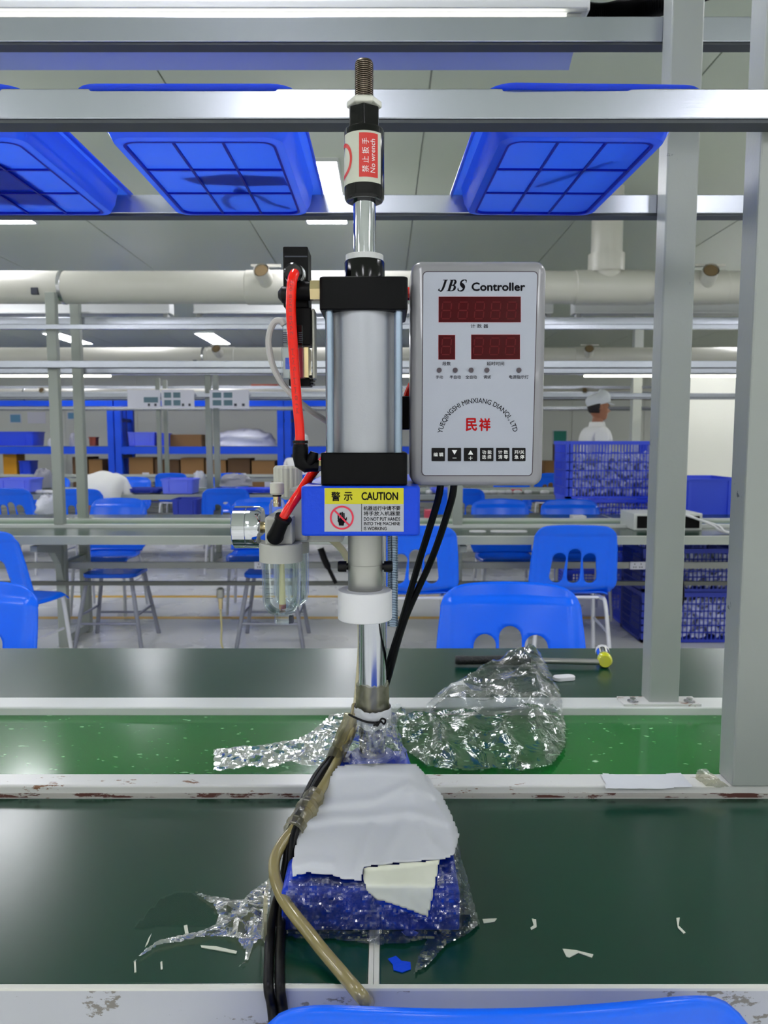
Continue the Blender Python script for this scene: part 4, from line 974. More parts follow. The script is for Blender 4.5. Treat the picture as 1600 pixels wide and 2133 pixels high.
wz = [(727, 1488, 0), (745, 1497, -1), (765, 1504, -1.2), (785, 1505, -1), (804, 1500, 0)]
wi = MB().tube(spline([at(a, b_, YC - 0.016 + 0.0125 * c_) for a, b_, c_ in wz], 6), 0.0016, 8)
wi.tube(spline([at(780, 1505, YC - 0.031), at(786, 1512, YC - 0.034), at(792, 1502, YC - 0.034), at(800, 1508, YC - 0.033), at(803, 1500, YC - 0.033), at(795, 1497, YC - 0.034), at(788, 1508, YC - 0.034), at(778, 1511, YC - 0.033)], 5), 0.0014, 6)
wi.build('wire_tie', 'black_rubber', P)
# clear tape round the cables
for pts, r_, sd in (([(733, 1490, .115), (722, 1520, .108), (707, 1556, .098), (692, 1588, .088)], 0.0135, 1), ([(658, 1655, .077), (640, 1684, .071), (626, 1706, .067), (610, 1734, .061)], 0.0155, 2)):
    seg = spline([low(a, b_, TOP + c_) if b_ > 1540 else at(a, b_, 1.07) for a, b_, c_ in pts], 7)
    cb2 = MB().tube(seg, [r_ * (0.8 + 0.55 * abs(fbm(i * 0.8, sd * 30))) for i in range(len(seg))], 12, False)
    cb2.build('cable_tape', 'film_yellow', P, auto=25)
# ================================================================== CLOTH, FILM AND SMALL THINGS ON THE NEAR BENCH
def inside(poly_, x, y):
    c = False; j = len(poly_) - 1
    for i in range(len(poly_)):
        (xi, yi), (xj, yj) = poly_[i], poly_[j]
        if (yi > y) != (yj > y) and x < (xj - xi) * (y - yi) / (yj - yi) + xi: c = not c
        j = i
    return c
def polydist(poly_, x, y):
    best = 1e9; bp = (x, y)
    for i in range(len(poly_)):
        (xa, ya), (xb, yb) = poly_[i - 1], poly_[i]; dx, dy = xb - xa, yb - ya
        t = max(0, min(1, ((x - xa) * dx + (y - ya) * dy) / (dx * dx + dy * dy + 1e-12))); qx, qy = xa + t * dx, ya + t * dy
        d = math.hypot(x - qx, y - qy)
        if d < best: best = d; bp = (qx, qy)
    return best, bp
def drape(outline, zf, step, z0, lift):
    """sheet whose outline is given in photograph pixels, laid on the height field zf; lift(X,Y,edge) adds folds"""
    P3 = [onf(px, py, zf, z0) for px, py in outline]; PG = [(p.x, p.y) for p in P3]
    x0, x1 = min(p[0] for p in PG), max(p[0] for p in PG); y0, y1 = min(p[1] for p in PG), max(p[1] for p in PG)
    nx, ny = int((x1 - x0) / step) + 1, int((y1 - y0) / step) + 1
    idx = {}; V = []; Fc = []
    def vid(i, j):
        if (i, j) not in idx:
            x, y = x0 + i * step, y0 + j * step
            if not inside(PG, x, y): _, (x, y) = polydist(PG, x, y)
            e, _ = polydist(PG, x, y)
            idx[(i, j)] = len(V); V.append((x, y, zf(x, y) + lift(x, y, e)))
        return idx[(i, j)]
    for j in range(ny):
        for i in range(nx):
            if inside(PG, x0 + (i + 0.5) * step, y0 + (j + 0.5) * step):
                Fc.append([vid(i, j), vid(i + 1, j), vid(i + 1, j + 1), vid(i, j + 1)])
    return MB().add(V, Fc)
def base_height(x, y):
    """top of the press base, falling to the bench round it"""
    hw = 0.1 if y < 0.93 else 0.1 - (y - 0.93) / 0.195 * 0.034
    e = max(abs(x + 0.015) - hw, 0.815 - y, y - 1.125)
    z = TOP + 0.0525 * (1 - sm(-0.002, 0.014, e))
    r = math.hypot(x - XC, y - YC); z = max(z, TOP + 0.05 + 0.044 * (1 - sm(0.034, 0.075, r)) if e < 0.02 else z)
    return z
def ridged(x, y, s, seed, o=3): return 1 - abs(fbm(x * s, y * s, seed, o)) * 2.6
# white cloth over the base: pixel outline laid on the casting (sloping top, then front face, then bench)
def ramp(x, y): return TOP + 0.0525 + 0.038 * sm(0.93, 1.045, y) * (1 - sm(0.045, 0.085, abs(x + 0.015)))
def casting(px, py, l):
    q = onf(px, py, lambda x, y: ramp(x, y) + l, TOP + 0.06)
    e = abs(q.x + 0.015) - (0.1 if q.y < 0.93 else 0.1 - (q.y - 0.93) / 0.195 * 0.034)
    if e > 0: q = onf(px, py, lambda x, y: max(TOP + l * 0.6 + 0.001, ramp(x, y) + l - 1.6 * max(0, abs(x + 0.015) - (0.1 if y < 0.93 else 0.1 - (y - 0.93) / 0.195 * 0.034))), TOP + 0.03)
    if q.y >= 0.815 - l: return q
    f = at(px, py, 0.815 - l)
    if f.z >= TOP + 0.001 and abs(f.x + 0.015) < 0.103: return f
    return onz(px, py, TOP + 0.001 + 0.5 * l)
def pdrape(outline, step, lift, pos):
    x0, x1 = min(p[0] for p in outline), max(p[0] for p in outline); y0, y1 = min(p[1] for p in outline), max(p[1] for p in outline)
    idx = {}; V = []; Fc = []
    def vid(i, j):
        if (i, j) not in idx:
            x, y = x0 + i * step, y0 + j * step
            if not inside(outline, x, y): _, (x, y) = polydist(outline, x, y)
            e, _ = polydist(outline, x, y); idx[(i, j)] = len(V); V.append(tuple(pos(x, y, lift(x, y, e))))
        return idx[(i, j)]
    for j in range(int((y1 - y0) / step) + 1):
        for i in range(int((x1 - x0) / step) + 1):
            if inside(outline, x0 + (i + 0.5) * step, y0 + (j + 0.5) * step): Fc.append([vid(i, j), vid(i + 1, j), vid(i + 1, j + 1), vid(i, j + 1)])
    return MB().add(V, Fc)
FOLDS = [([(640, 1690), (700, 1674), (780, 1668), (850, 1636)], 9, .006), ([(635, 1716), (700, 1702), (760, 1703), (850, 1690), (945, 1716)], 10, .006), ([(774, 1722), (762, 1760), (755, 1806)], 8, .0055), ([(702, 1600), (670, 1650), (640, 1705)], 9, .004),
         ([(850, 1638), (900, 1655), (940, 1668)], 8, .005), ([(612, 1806), (650, 1794), (690, 1800)], 9, .005), ([(840, 1715), (815, 1760), (800, 1796)], 12, .004), ([(700, 1612), (780, 1606), (870, 1612)], 7, .003), ([(880, 1720), (900, 1760), (930, 1785)], 10, .004)]
def cl(x, y, e):
    f = 0.005 + 0.004 * (0.5 + fbm(x / 70, y / 55, 3.3, 2))
    for pts, w_, h_ in FOLDS:
        d = min(math.hypot(*(Vector((x, y)) - (Vector(a) + (Vector(b) - Vector(a)) * max(0, min(1, (Vector((x, y)) - Vector(a)).dot(Vector(b) - Vector(a)) / (Vector(b) - Vector(a)).length_squared))))) for a, b in zip(pts, pts[1:]))
        f += h_ * math.exp(-(d / w_) ** 2)
    return f
cb = pdrape([(704, 1594), (790, 1591), (868, 1592), (885, 1612), (915, 1642), (925, 1665), (942, 1700), (957, 1738), (947, 1778), (935, 1788), (917, 1790), (860, 1795), (800, 1800), (756, 1806), (755, 1834), (720, 1833), (690, 1822), (640, 1818), (610, 1826), (608, 1800), (613, 1772), (620, 1740), (640, 1700), (668, 1650), (685, 1622)], 5, cl, casting)
single(cb, 'white_cloth', 'cloth', 'white cloth draped over the blue press base at the foot of the column', 'cloth', solid=0.001, auto=180)
def cl2(x, y, e): return 0.003 + 0.0025 * (0.5 + fbm(x / 30, y / 30, 1.2, 2)) + 0.004 * sm(12, 0, abs(y - 1806 + (x - 757) * 0.11))
c2 = pdrape([(757, 1808), (800, 1801), (860, 1796), (916, 1791), (912, 1815), (905, 1850), (898, 1886), (891, 1910), (860, 1898), (815, 1882), (785, 1874), (765, 1858), (757, 1832)], 5, cl2, casting)
single(c2, 'cloth_rag', 'cloth_old', 'off-white rag with worn holes hanging over the front of the press base', 'cloth', solid=0.001, auto=180)
# clear film crumpled round the base
def crum(amp, s, seed, lift=0.003):
    def f(x, y, e):
        return lift + amp * (max(0, ridged(x, y, s, seed, 3)) ** 2 * 0.6 + 0.8 * abs(fbm(x * s * 1.7, y * s * 1.7, seed + 4, 3))) * (0.35 + 0.65 * sm(0, 0.02, e))
    return f
def flatz(z): return lambda x, y: z
def pcr(amp, sc, seed, lift=0.002):
    return lambda x, y, e: lift + amp * (max(0, ridged(x, y, 1 / sc, seed, 2)) ** 3 + 0.5 * abs(fbm(x / sc * 1.6, y / sc * 1.6, seed + 4, 3))) * (0.3 + 0.7 * sm(0, 15, e))
F1 = pdrape([(604, 1832), (640, 1822), (690, 1824), (720, 1836), (757, 1836), (768, 1862), (800, 1880), (860, 1900), (893, 1912), (908, 1850), (915, 1800), (930, 1792), (955, 1745), (962, 1790), (975, 1830), (985, 1870), (1000, 1925), (975, 1945), (930, 1968), (890, 2012), (862, 2028), (872, 1990), (890, 1955), (840, 1966), (790, 1968), (740, 1962), (690, 1956), (640, 1958), (600, 1950), (585, 1930), (590, 1880)], 5, pcr(0.008, 34, 2, 0.003), casting)
single(F1, 'base_film', 'film', 'crinkled clear film stuck round the front of the blue press base', 'film', auto=12)
F2 = drape([(570, 1834), (560, 1834), (530, 1855), (505, 1880), (470, 1876), (430, 1868), (398, 1857), (415, 1872), (445, 1890), (456, 1915), (450, 1930), (420, 1942), (370, 1955), (330, 1965), (300, 1985), (275, 2010), (263, 2022), (290, 2000), (330, 1975), (400, 1962), (450, 1952), (490, 1960), (512, 1985), (510, 2005), (496, 2018), (515, 2008), (527, 1975), (540, 1962), (556, 1952), (560, 1930), (562, 1880)], base_height, 0.0035, TOP + 0.004, crum(0.011, 30, 7, 0.0015))
single(F2, 'film_tail', 'film_yellow', 'torn yellowish clear film tail spread on the bench left of the press base', 'film', auto=12)
F2b = drape([(278, 1934), (300, 1905), (335, 1870), (378, 1854), (400, 1858), (445, 1890), (456, 1915), (440, 1930), (330, 1930), (300, 1936)], flatz(TOP), 0.006, TOP, lambda x, y, e: 0.0012)
single(F2b, 'flat_film', 'film_smooth', 'smooth patch of clear film lying flat on the bench at the left of the press', 'film', auto=180)
# film on the belt behind the press
bz = flatz(TOP + 0.004)
def bl(x, y): return TOP + 0.0245 if y > 1.475 or y < 1.182 else TOP + 0.0085
F3 = drape([(445, 1565), (500, 1560), (560, 1553), (620, 1545), (660, 1520), (690, 1490), (725, 1478), (740, 1500), (735, 1540), (728, 1590), (690, 1600), (640, 1600), (600, 1590), (560, 1605), (520, 1600), (480, 1608), (445, 1610)], bl, 0.0045, TOP + 0.005, crum(0.014, 20, 11, 0.002))
single(F3, 'crumpled_film', 'film', 'crumpled clear film on the green belt, left of the press column', 'film', auto=10)
def bag(x, y, e):
    return 0.004 + 0.05 * sm(0, 0.07, e) * (0.55 + 0.9 * fbm(x * 7 + 3, y * 7, 4, 2)) + 0.016 * max(0, ridged(x, y, 9, 8, 2)) ** 4 * sm(0, 0.015, e)
F4 = drape([(806, 1478), (830, 1480), (865, 1500), (890, 1470), (920, 1440), (960, 1420), (1010, 1392), (1060, 1370), (1100, 1352), (1125, 1362), (1145, 1400), (1165, 1440), (1172, 1480), (1180, 1520), (1178, 1560), (1150, 1598), (1090, 1610), (1030, 1605), (980, 1610), (930, 1606), (890, 1600), (850, 1570), (815, 1565), (800, 1530)], bl, 0.0055, TOP + 0.01, bag)
single(F4, 'plastic_bag', 'film', 'large crumpled clear plastic bag on the belt, right of the press column', 'bag', auto=14)
# thin sticks of torn film and paint flakes on the green board
def flake(name, pts, mat_, label, cat, z=TOP, th=0.0012, group=None):
    g = [onz(a, b, z) for a, b in pts]
    single(MB().loops([[(p.x, p.y, z + 0.0003) for p in g], [(p.x, p.y, z + th) for p in g]]), name, mat_, label, cat, group, smooth=False)
flake('film_strip', [(418, 1971), (450, 1973), (494, 1983), (492, 1988), (455, 1981), (420, 1975)], 'sticker', 'thin pale strip of film lying left of the black cables', 'strip')
flake('film_strip', [(383, 1930), (390, 1928), (393, 1946), (386, 1948)], 'sticker', 'short pale film strip standing out at the end of the film tail', 'strip')
flake('film_strip', [(310, 1955), (316, 1946), (308, 1968), (302, 1974)], 'sticker', 'short pale film strip at the far left of the film tail', 'strip')
flake('film_strip', [(334, 2006), (338, 2004), (339, 2020), (335, 2021)], 'sticker', 'tiny pale film strip near the front edge, below the film tail', 'strip')
flake('film_strip', [(279, 2005), (283, 2004), (284, 2026), (280, 2027)], 'sticker', 'tiny pale film strip at the tip of the film tail', 'strip')
flake('paint_flake', [(808, 1999), (825, 1993), (836, 2003), (855, 2006), (856, 2020), (838, 2027), (820, 2022), (818, 2010)], 'press_blue', 'blue paint flake on the green bench in front of the press', 'flake')
flake('paint_flake', [(836, 1942), (852, 1936), (872, 1944), (866, 1951), (845, 1950)], 'press_blue', 'small blue paint flake at the front edge of the press base', 'flake')
flake('label_residue', [(1005, 1916), (1035, 1915), (1030, 1921), (1008, 1924)], 'sticker', 'pale scrap of torn label just right of the press base', 'scrap')
flake('label_residue', [(1108, 1915), (1117, 1917), (1118, 1932), (1107, 1938), (1105, 1934), (1112, 1929)], 'sticker', 'small pale scrap of label in the middle of the right bench top', 'scrap')
flake('label_residue', [(1409, 1914), (1416, 1913), (1414, 1930), (1428, 1944), (1424, 1946), (1412, 1934)], 'sticker', 'small pale scrap of label at the far right of the bench top', 'scrap')
flake('label_residue', [(1172, 1978), (1200, 1981), (1236, 1990), (1233, 1996), (1205, 1986), (1186, 1996), (1180, 1994)], 'sticker', 'thin pale scrap of label near the front edge on the right', 'scrap')
# peeling tape on the near rail
tz = flatz(TOP + 0.0205)
single(drape([(1252, 1612), (1330, 1616), (1420, 1611), (1445, 1640), (1380, 1644), (1262, 1644)], tz, 0.005, TOP + 0.02, crum(0.003, 30, 21, 0.0006)), 'rail_tape', 'cloth', 'wide white tape stuck along the near rail at the right', 'tape', auto=180)
single(drape([(1452, 1606), (1470, 1602), (1520, 1640), (1500, 1643), (1470, 1640), (1448, 1622)], tz, 0.004, TOP + 0.02, crum(0.006, 30, 25, 0.0006)), 'peeling_tape', 'film_yellow', 'peeling clear tape on the near rail beside the right post', 'tape', auto=20)
# mallet
Z = TOP + 0.0145
def mp(px, py): return onz(px, py, Z)
a, b_, c_, d_ = mp(948, 1375), mp(1105, 1376), mp(1108, 1377), mp(1250, 1379)
M_ = thing('mallet', (b_.x, b_.y, TOP), 'mallet with black rubber grip and yellow head lying on the far green board', 'mallet')
MB().tube([a, a + (b_ - a) * 0.02, a + (b_ - a) * 0.35, a + (b_ - a) * 0.5, a + (b_ - a) * 0.95, b_], [0.0095, 0.0115, 0.0105, 0.012, 0.0128, 0.0115], 16).build('grip', 'handle_black', M_)
MB().tube([b_, d_], 0.0075, 14).build('shaft', 'zinc', M_)
hz = TOP + 0.0185; h0 = onz(1258, 1368, hz); h1 = onz(1264, 1390, hz); dv = (h1 - h0).normalized()
MB().tube([h0 - dv * 0.035, h0 + dv * 0.012], 0.0165, 20).build('head', 'chrome', M_)
MB().tube([h0 + dv * 0.0122, h0 + dv * 0.015, h0 + dv * 0.035, h0 + dv * 0.043], [0.0165, 0.018, 0.018, 0.014], 20).build('face', 'mallet_yellow', M_)
MB().tube([h0 - dv * 0.0352, h0 - dv * 0.05], [0.0165, 0.0175], 20).build('face', 'nylon', M_)
q = onz(1175, 1416, TOP)
g = MB(); pts = rrect(0.052, 0.026, 0.0125, 6); rot = Matrix.Rotation(R(12), 3, 'Z')
g.loops([[tuple(Vector((q.x, q.y, TOP + z)) + rot @ Vector((x * s, y * s, 0))) for x, y in pts] for z, s in ((0.0005, 0.96), (0.001, 1.0), (0.008, 1.0), (0.009, 0.95))])
single(g, 'plastic_cover', 'nylon', 'small white oval plastic cover lying beside the mallet', 'cover')
# ================================================================== BLUE RACKS AT THE BACK
YR0, YR1 = 12.5, 13.2
zA = zat(838, YR0); zB = zat(938, YR0); zL = 0.35
up_x = [-7.12, -4.37, -1.62, 1.13]
for k in range(3):
    xa, xb = up_x[k], up_x[k + 1]
    t = thing('storage_rack', ((xa + xb) / 2, (YR0 + YR1) / 2, 0), ('blue storage rack at the far left edge, behind the benches', 'blue storage rack left of the press, holding cardboard boxes', 'blue storage rack half hidden behind the press and its control box')[k], 'rack', 'blue storage racks')
    for X in ((xa + 0.06, xb - 0.06)):
        for y in (YR0, YR1 - 0.08):
            MB().box(X - 0.05, X + 0.05, y, y + 0.08, 0, 2.15).build('upright', 'rack_blue', t, smooth=False)
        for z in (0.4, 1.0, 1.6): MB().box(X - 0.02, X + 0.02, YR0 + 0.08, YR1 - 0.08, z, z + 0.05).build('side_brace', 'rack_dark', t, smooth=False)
    for z in (zL, zB, zA):
        MB().box(xa + 0.111, xb - 0.111, YR0, YR0 + 0.05, z - 0.06, z + 0.06).build('beam', 'rack_blue', t, smooth=False)
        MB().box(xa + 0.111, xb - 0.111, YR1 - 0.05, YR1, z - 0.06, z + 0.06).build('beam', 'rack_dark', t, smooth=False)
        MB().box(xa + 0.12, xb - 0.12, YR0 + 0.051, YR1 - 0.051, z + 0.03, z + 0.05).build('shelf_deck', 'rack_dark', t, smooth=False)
def carton(px0, px1, py_top, Y, zbase, dep, label, m='cardboard', lbl=True):
    X0, X1 = at(px0, 950, Y).x, at(px1, 950, Y).x; zt = zat(py_top, Y)
    t = thing('cardboard_box', ((X0 + X1) / 2, Y + dep / 2, zbase), label, 'box', 'cardboard boxes on the racks')
    MB().box(X0, X1, Y, Y + dep, zbase + 0.001, zt).build('carton', m, t, smooth=False)
    MB().box(X0, X1, Y + dep * 0.42, Y + dep * 0.55, zt, zt + 0.002).build('tape', 'sticker', t, smooth=False)
    if lbl:
        w_ = (X1 - X0) * 0.28; xm = X0 + (X1 - X0) * 0.55; h_ = zt - zbase
        MB().box(xm, xm + w_, Y - 0.003, Y - 0.0005, zbase + h_ * 0.2, zbase + h_ * 0.6).build('paper_label', 'paper', t, smooth=False)
zs = zL + 0.051
for i, (a, b) in enumerate(((150, 182), (184, 212), (268, 318), (322, 372), (376, 424), (428, 470), (474, 520), (524, 572), (618, 660))):
    names = ('at the far left of the rack', 'behind the bending person, left of the rack upright', 'just right of the thick rack upright', 'third from the thick rack upright', 'left of the thin post pair', 'behind the thin post pair', 'right of the thin post pair', 'beside the right rack upright', 'behind the red air tube')
    carton(a, b, 952 + (i * 5) % 9, YR0 + 0.06, zs, 0.5, 'brown cardboard box on the rack, ' + names[i], 'cardboard' if i % 3 else 'cardboard_dark')
carton(1162, 1180, 925, 12.9, zs - zs, 0.4, 'dark brown cardboard box left of the blue crates, far back', 'cardboard_dark', False)
carton(1135, 1158, 960, 12.9, 0, 0.4, 'brown cardboard box right of the control box, far back', 'cardboard', False)
# bins and bags on the upper shelf
def bin_(px0, px1, py0, py1, Y, dep, m, label, taper=0.06, name='plastic_bin', cat='bin'):
    X0, X1 = at(px0, py1, Y).x, at(px1, py1, Y).x; z0, z1 = zat(py1, Y), zat(py0, Y); cx, cy = (X0 + X1) / 2, Y + dep / 2; w_ = X1 - X0; h_ = z1 - z0
    t = thing(name, (cx, cy, z0), label, cat, 'blue bins')
    L = []
    for s, z, e in ((1 - taper, z0 + 0.001, 0), (1, z1, 0), (1.0, z1, 0.012), (1.0, z1 - 0.012, 0.014)): pass
    lp = lambda w2, d2, z: [(cx + a, cy + b, z) for a, b in rrect(w2, d2, 0.02, 3)]
    MB().loops([lp(w_ * (1 - taper), dep * (1 - taper), z0 + 0.001), lp(w_, dep, z1), lp(w_ - 0.012, dep - 0.012, z1), lp(w_ * (1 - taper) - 0.012, dep * (1 - taper) - 0.012, z0 + 0.01)], True, True).build('body', m, t)
    MB().loops([lp(w_ + 0.014, dep + 0.014, z1 - 0.018), lp(w_ + 0.016, dep + 0.016, z1 - 0.002), lp(w_ + 0.002, dep + 0.002, z1 - 0.002), lp(w_ + 0.001, dep + 0.001, z1 - 0.018)], False, False).build('rim', m, t)
    for k in (-0.3, 0.3): MB().box(cx + k * w_ - 0.012, cx + k * w_ + 0.012, Y - 0.006, Y + 0.012, z0 + h_ * 0.15, z1 - 0.02).build('rib', m, t, smooth=False)
    return t
zsh = zB + 0.051; psh = 929
bin_(-20, 70, 899, psh, YR0 + 0.1, 0.45, 'bin_blue', 'blue plastic bin on the rack shelf at the left edge')
bin_(266, 322, 900, psh, YR0 + 0.08, 0.45, 'bin_lilac', 'lilac-blue plastic bin on the rack shelf, right of the thick upright')
bin_(326, 348, 902, psh, YR0 + 0.1, 0.3, 'bin_blue', 'small blue plastic bin on the rack shelf, beside the lilac bin')
bin_(40, 64, 960, 996, YR0 + 0.1, 0.3, 'bin_blue', 'small blue box right of the orange box at the left edge')
def lump(px0, px1, py0, py1, Y, dep, m, label, name='plastic_bag', cat='bag', seed=0, amp=0.35, pw=0.5):
    X0, X1 = at(px0, py1, Y).x, at(px1, py1, Y).x; z0, z1 = zat(py1, Y), zat(py0, Y); cx = (X0 + X1) / 2
    vs = []; fs = []; n = 26; m_ = 12
    for j in range(m_ + 1):
        ph = j / m_ * math.pi / 2
        for k in range(n):
            a = 2 * math.pi * k / n; r_ = math.cos(ph) ** pw * (1 + amp * fbm(1.3 * math.cos(a) + seed, 1.3 * math.sin(a), ph * 2, 4))
            vs.append((cx + r_ * (X1 - X0) / 2 * math.cos(a), Y + dep / 2 + r_ * dep / 2 * math.sin(a), z0 + 0.002 + (z1 - z0) * math.sin(ph) * (1 + amp * fbm(3 * math.cos(a) + seed, 3 * math.sin(a), ph * 3, 3))))
    for j in range(m_):
        for k in range(n): fs.append((j * n + k, j * n + (k + 1) % n, (j + 1) * n + (k + 1) % n, (j + 1) * n + k))
    fs.append(tuple(reversed(range(n))))
    return single(MB().add(vs, fs), name, m, label, cat, base=(cx, Y + dep / 2, z0), auto=40)
lump(440, 570, 896, psh, YR0 + 0.06, 0.5, 'bag', 'big crumpled clear bag on the rack shelf, right of the thin posts', seed=2)
lump(95, 122, 912, psh, YR0 + 0.06, 0.2, 'nylon', 'white round bundle on the rack shelf, left of the bench posts', 'bundle', 'bundle', 4, 0.1)
lump(140, 160, 902, psh, YR0 + 0.06, 0.2, 'bag_grey', 'grey bag on the rack shelf between the two bench posts', seed=5, amp=0.15)
bin_(185, 200, 910, psh, YR0 + 0.1, 0.15, 'rust_red', 'small orange-brown box on the rack shelf beside the thick upright', name='small_box', cat='box')
carton(352, 420, 905, YR0 + 0.3, zsh, 0.3, 'flat brown cardboard box on the rack shelf, left of the thin posts', 'cardboard', False)
carton(525, 580, 800, YR0 + 0.1, zA + 0.051, 0.4, 'rust-brown box on the top rack shelf, left of the red air tube', 'rust_red', False)
carton(6, 34, 945, YR0 + 0.12, zs, 0.3, 'orange box on the rack at the left edge', 'orange_box', False)
# notices on the back wall
for px0, px1, py0, py1, m, lab_ in ((20, 45, 862, 881, 'pale_blue', 'pale blue notice on the back wall at the left edge'), (57, 95, 858, 882, 'paper', 'white sheet on the back wall, left of the bench posts'),
                                   (140, 160, 858, 874, 'pale_blue', 'pale blue notice on the back wall, between the bench posts'), (1152, 1181, 896, 934, 'teal_sign', 'teal notice on the back wall, right of the control box')):
    a_, b_ = at(px0, py0, 14.97), at(px1, py1, 14.97)
    fr = single(MB().box(a_.x, b_.x, 14.965, 14.984, b_.z, a_.z), 'wall_notice', 'paper', lab_, 'notice', smooth=False)
    MB().box(a_.x + 0.015, b_.x - 0.015, 14.96, 14.9645, b_.z + 0.015, a_.z - 0.015).build('notice_sheet', m, fr, smooth=False)
# white partition on the right
pt = MB().box(3.42, 7.9, 9.5, 9.58, 0, 2.4); o = struct(pt, 'wall_partition', 'cream_wall', smooth=False)
for X in (3.40, 4.9, 6.4): MB().box(X - 0.03, X + 0.03, 9.47, 9.4995, 0, 2.4).build('partition_stud', 'rail_clean', o, smooth=False)
o = struct(MB().box(2.86, 2.96, 8.9, 9.0, 0, CEIL - 0.001), 'trim_3', 'rail_clean', smooth=False)

# ================================================================== PRINTED SHEETS ON THE THIRD BENCH'S BEAM
Yp = Y3 + 0.32
for i, (a, b) in enumerate(((265, 334), (336, 405), (436, 519))):
    A, B = at(a, 812, Yp), at(b, 850, Yp); w_, h_ = B.x - A.x, A.z - B.z
    t = single(MB().box(A.x, B.x, Yp, Yp + 0.004, B.z, A.z), 'printed_sheet', 'paper', ('white work sheet hung on the third bench, leftmost of the three', 'white work sheet with four small pictures, middle of the three on the third bench', 'white work sheet with pictures, rightmost of the three on the third bench')[i], 'sheet', 'printed work sheets', smooth=False)
    pic = [(0.08, 0.14), (0.36, 0.14), (0.08, 0.56), (0.36, 0.56)] if i else [(0.5, 0.4), (0.72, 0.4)]
    for u, v in pic: MB().box(A.x + u * w_, A.x + (u + 0.22) * w_, Yp - 0.002, Yp - 0.0005, A.z - (v + 0.3) * h_, A.z - v * h_).build('picture', 'print_teal', t, smooth=False)
    for u in (0.62, 0.82): MB().box(A.x + u * w_, A.x + (u + 0.07) * w_, Yp - 0.002, Yp - 0.0005, A.z - 0.9 * h_, A.z - 0.75 * h_).build('mark', 'print_dark', t, smooth=False)

# ================================================================== MESH CRATES
def crate(x0, x1, y0, y1, z0, hgt, label, m='crate_blue', fill=True):
    t = thing('mesh_crate', ((x0 + x1) / 2, (y0 + y1) / 2, z0), label, 'crate', 'blue mesh crates')
    lat = MB(); z1 = z0 + hgt
    def face(p0, p1, nrm):
        p0, p1 = Vector(p0), Vector(p1); d = (p1 - p0); Ln = d.length; d = d / Ln; nx = max(6, int(Ln / 0.026)); th = Vector(nrm) * 0.004
        def bar(u0, u1, za, zb):
            a, b = p0 + d * u0, p0 + d * u1
            L = [[(a.x, a.y, za), (b.x, b.y, za), (b.x, b.y, zb), (a.x, a.y, zb)]]; L.append([(x + th.x, y + th.y, z) for x, y, z in L[0]]); lat.loops(L)
        for k in range(1, nx): bar(Ln * k / nx - 0.0035, Ln * k / nx + 0.0035, z0 + 0.02, z1 - 0.03)
        for k in range(1, 6): bar(0, Ln, z0 + 0.02 + (hgt - 0.05) * k / 6 - 0.004, z0 + 0.02 + (hgt - 0.05) * k / 6 + 0.004)
    face((x0, y0, 0), (x1, y0, 0), (0, 1, 0)); face((x0, y0, 0), (x0, y1, 0), (1, 0, 0)); face((x1, y0, 0), (x1, y1, 0), (-1, 0, 0)); face((x0, y1, 0), (x1, y1, 0), (0, -1, 0))
    lat.build('lattice', m, t, smooth=False)
    for X in (x0, x1 - 0.05):
        for y in (y0, y1 - 0.04): MB().box(X, X + 0.05, y, y + 0.04, z0 + 0.001, z1).build('corner_post', m, t, smooth=False)
    for ya, yb in ((y0 - 0.006, y0 + 0.01), (y1 - 0.01, y1 + 0.006)): MB().box(x0 - 0.006, x1 + 0.006, ya, yb, z1 - 0.03, z1).build('rim', m, t, smooth=False)
    for xa, xb in ((x0 - 0.006, x0 + 0.01), (x1 - 0.01, x1 + 0.006)): MB().box(xa, xb, y0 + 0.0105, y1 - 0.0105, z1 - 0.03, z1).build('rim', m, t, smooth=False)
    MB().box(x0, x1, y0, y1, z0 + 0.001, z0 + 0.02).build('bottom', m, t, smooth=False)
    if fill:
        random.seed(int(x0 * 97 + z0 * 31)); f = MB()
        for i in range(5):
            for j in range(14):
                for k in range(2):
                    cx = x0 + 0.06 + (x1 - x0 - 0.12) * (j + random.random()) / 14; cy = y0 + 0.035 + k * 0.07; cz = z0 + 0.04 + (hgt * 0.72) * (i + random.random() * 0.8) / 5; s = 0.016 + 0.014 * random.random()
                    r_ = Matrix.Rotation(random.random() * 3, 3, 'Y') @ Matrix.Rotation(random.random() * 3, 3, 'X')
                    b_ = MB().box(-s, s, -s * 0.5, s * 0.5, -s * 0.7, s * 0.7); f.merge(b_, lambda p: Vector((cx, cy, cz)) + r_ @ p)
        o = f.build('packed_parts', 'parts_clear', t, smooth=False); o['kind'] = 'stuff'
        MB().box(x0 + 0.06, x1 - 0.06, y0 + 0.14, y1 - 0.05, z0 + 0.0205, z0 + hgt * 0.7).build('parts_sack', 'bag_grey', t, smooth=False)
    return t
cx0 = at(1176, 1000, 6.45).x; CY0, CY1 = 6.4, 6.85
crate(cx0, cx0 + 0.8, CY0, CY1, zat(1038, 6.45), 0.48, 'topmost blue mesh crate of the tall stack, in front of the standing person')
zz_ = zat(1038, 6.45)
crate(cx0 + 0.02, cx0 + 0.8, CY0, CY1, zz_ - 0.3, 0.298, 'second blue mesh crate from the top of the stack behind the second bench')
crate(cx0 + 0.02, cx0 + 0.8, CY0, CY1, zz_ - 0.6, 0.298, 'third blue mesh crate from the top of the stack behind the second bench')
crate(cx0 + 0.02, cx0 + 0.8, CY0, CY1, 0.003, zz_ - 0.605, 'lowest blue mesh crate of the stack behind the second bench', fill=False)
crate(1.66, 2.3, 4.86, 5.3, 0.003, 0.33, 'lower blue mesh crate under the second bench, between the two grey posts', 'crate_dark')
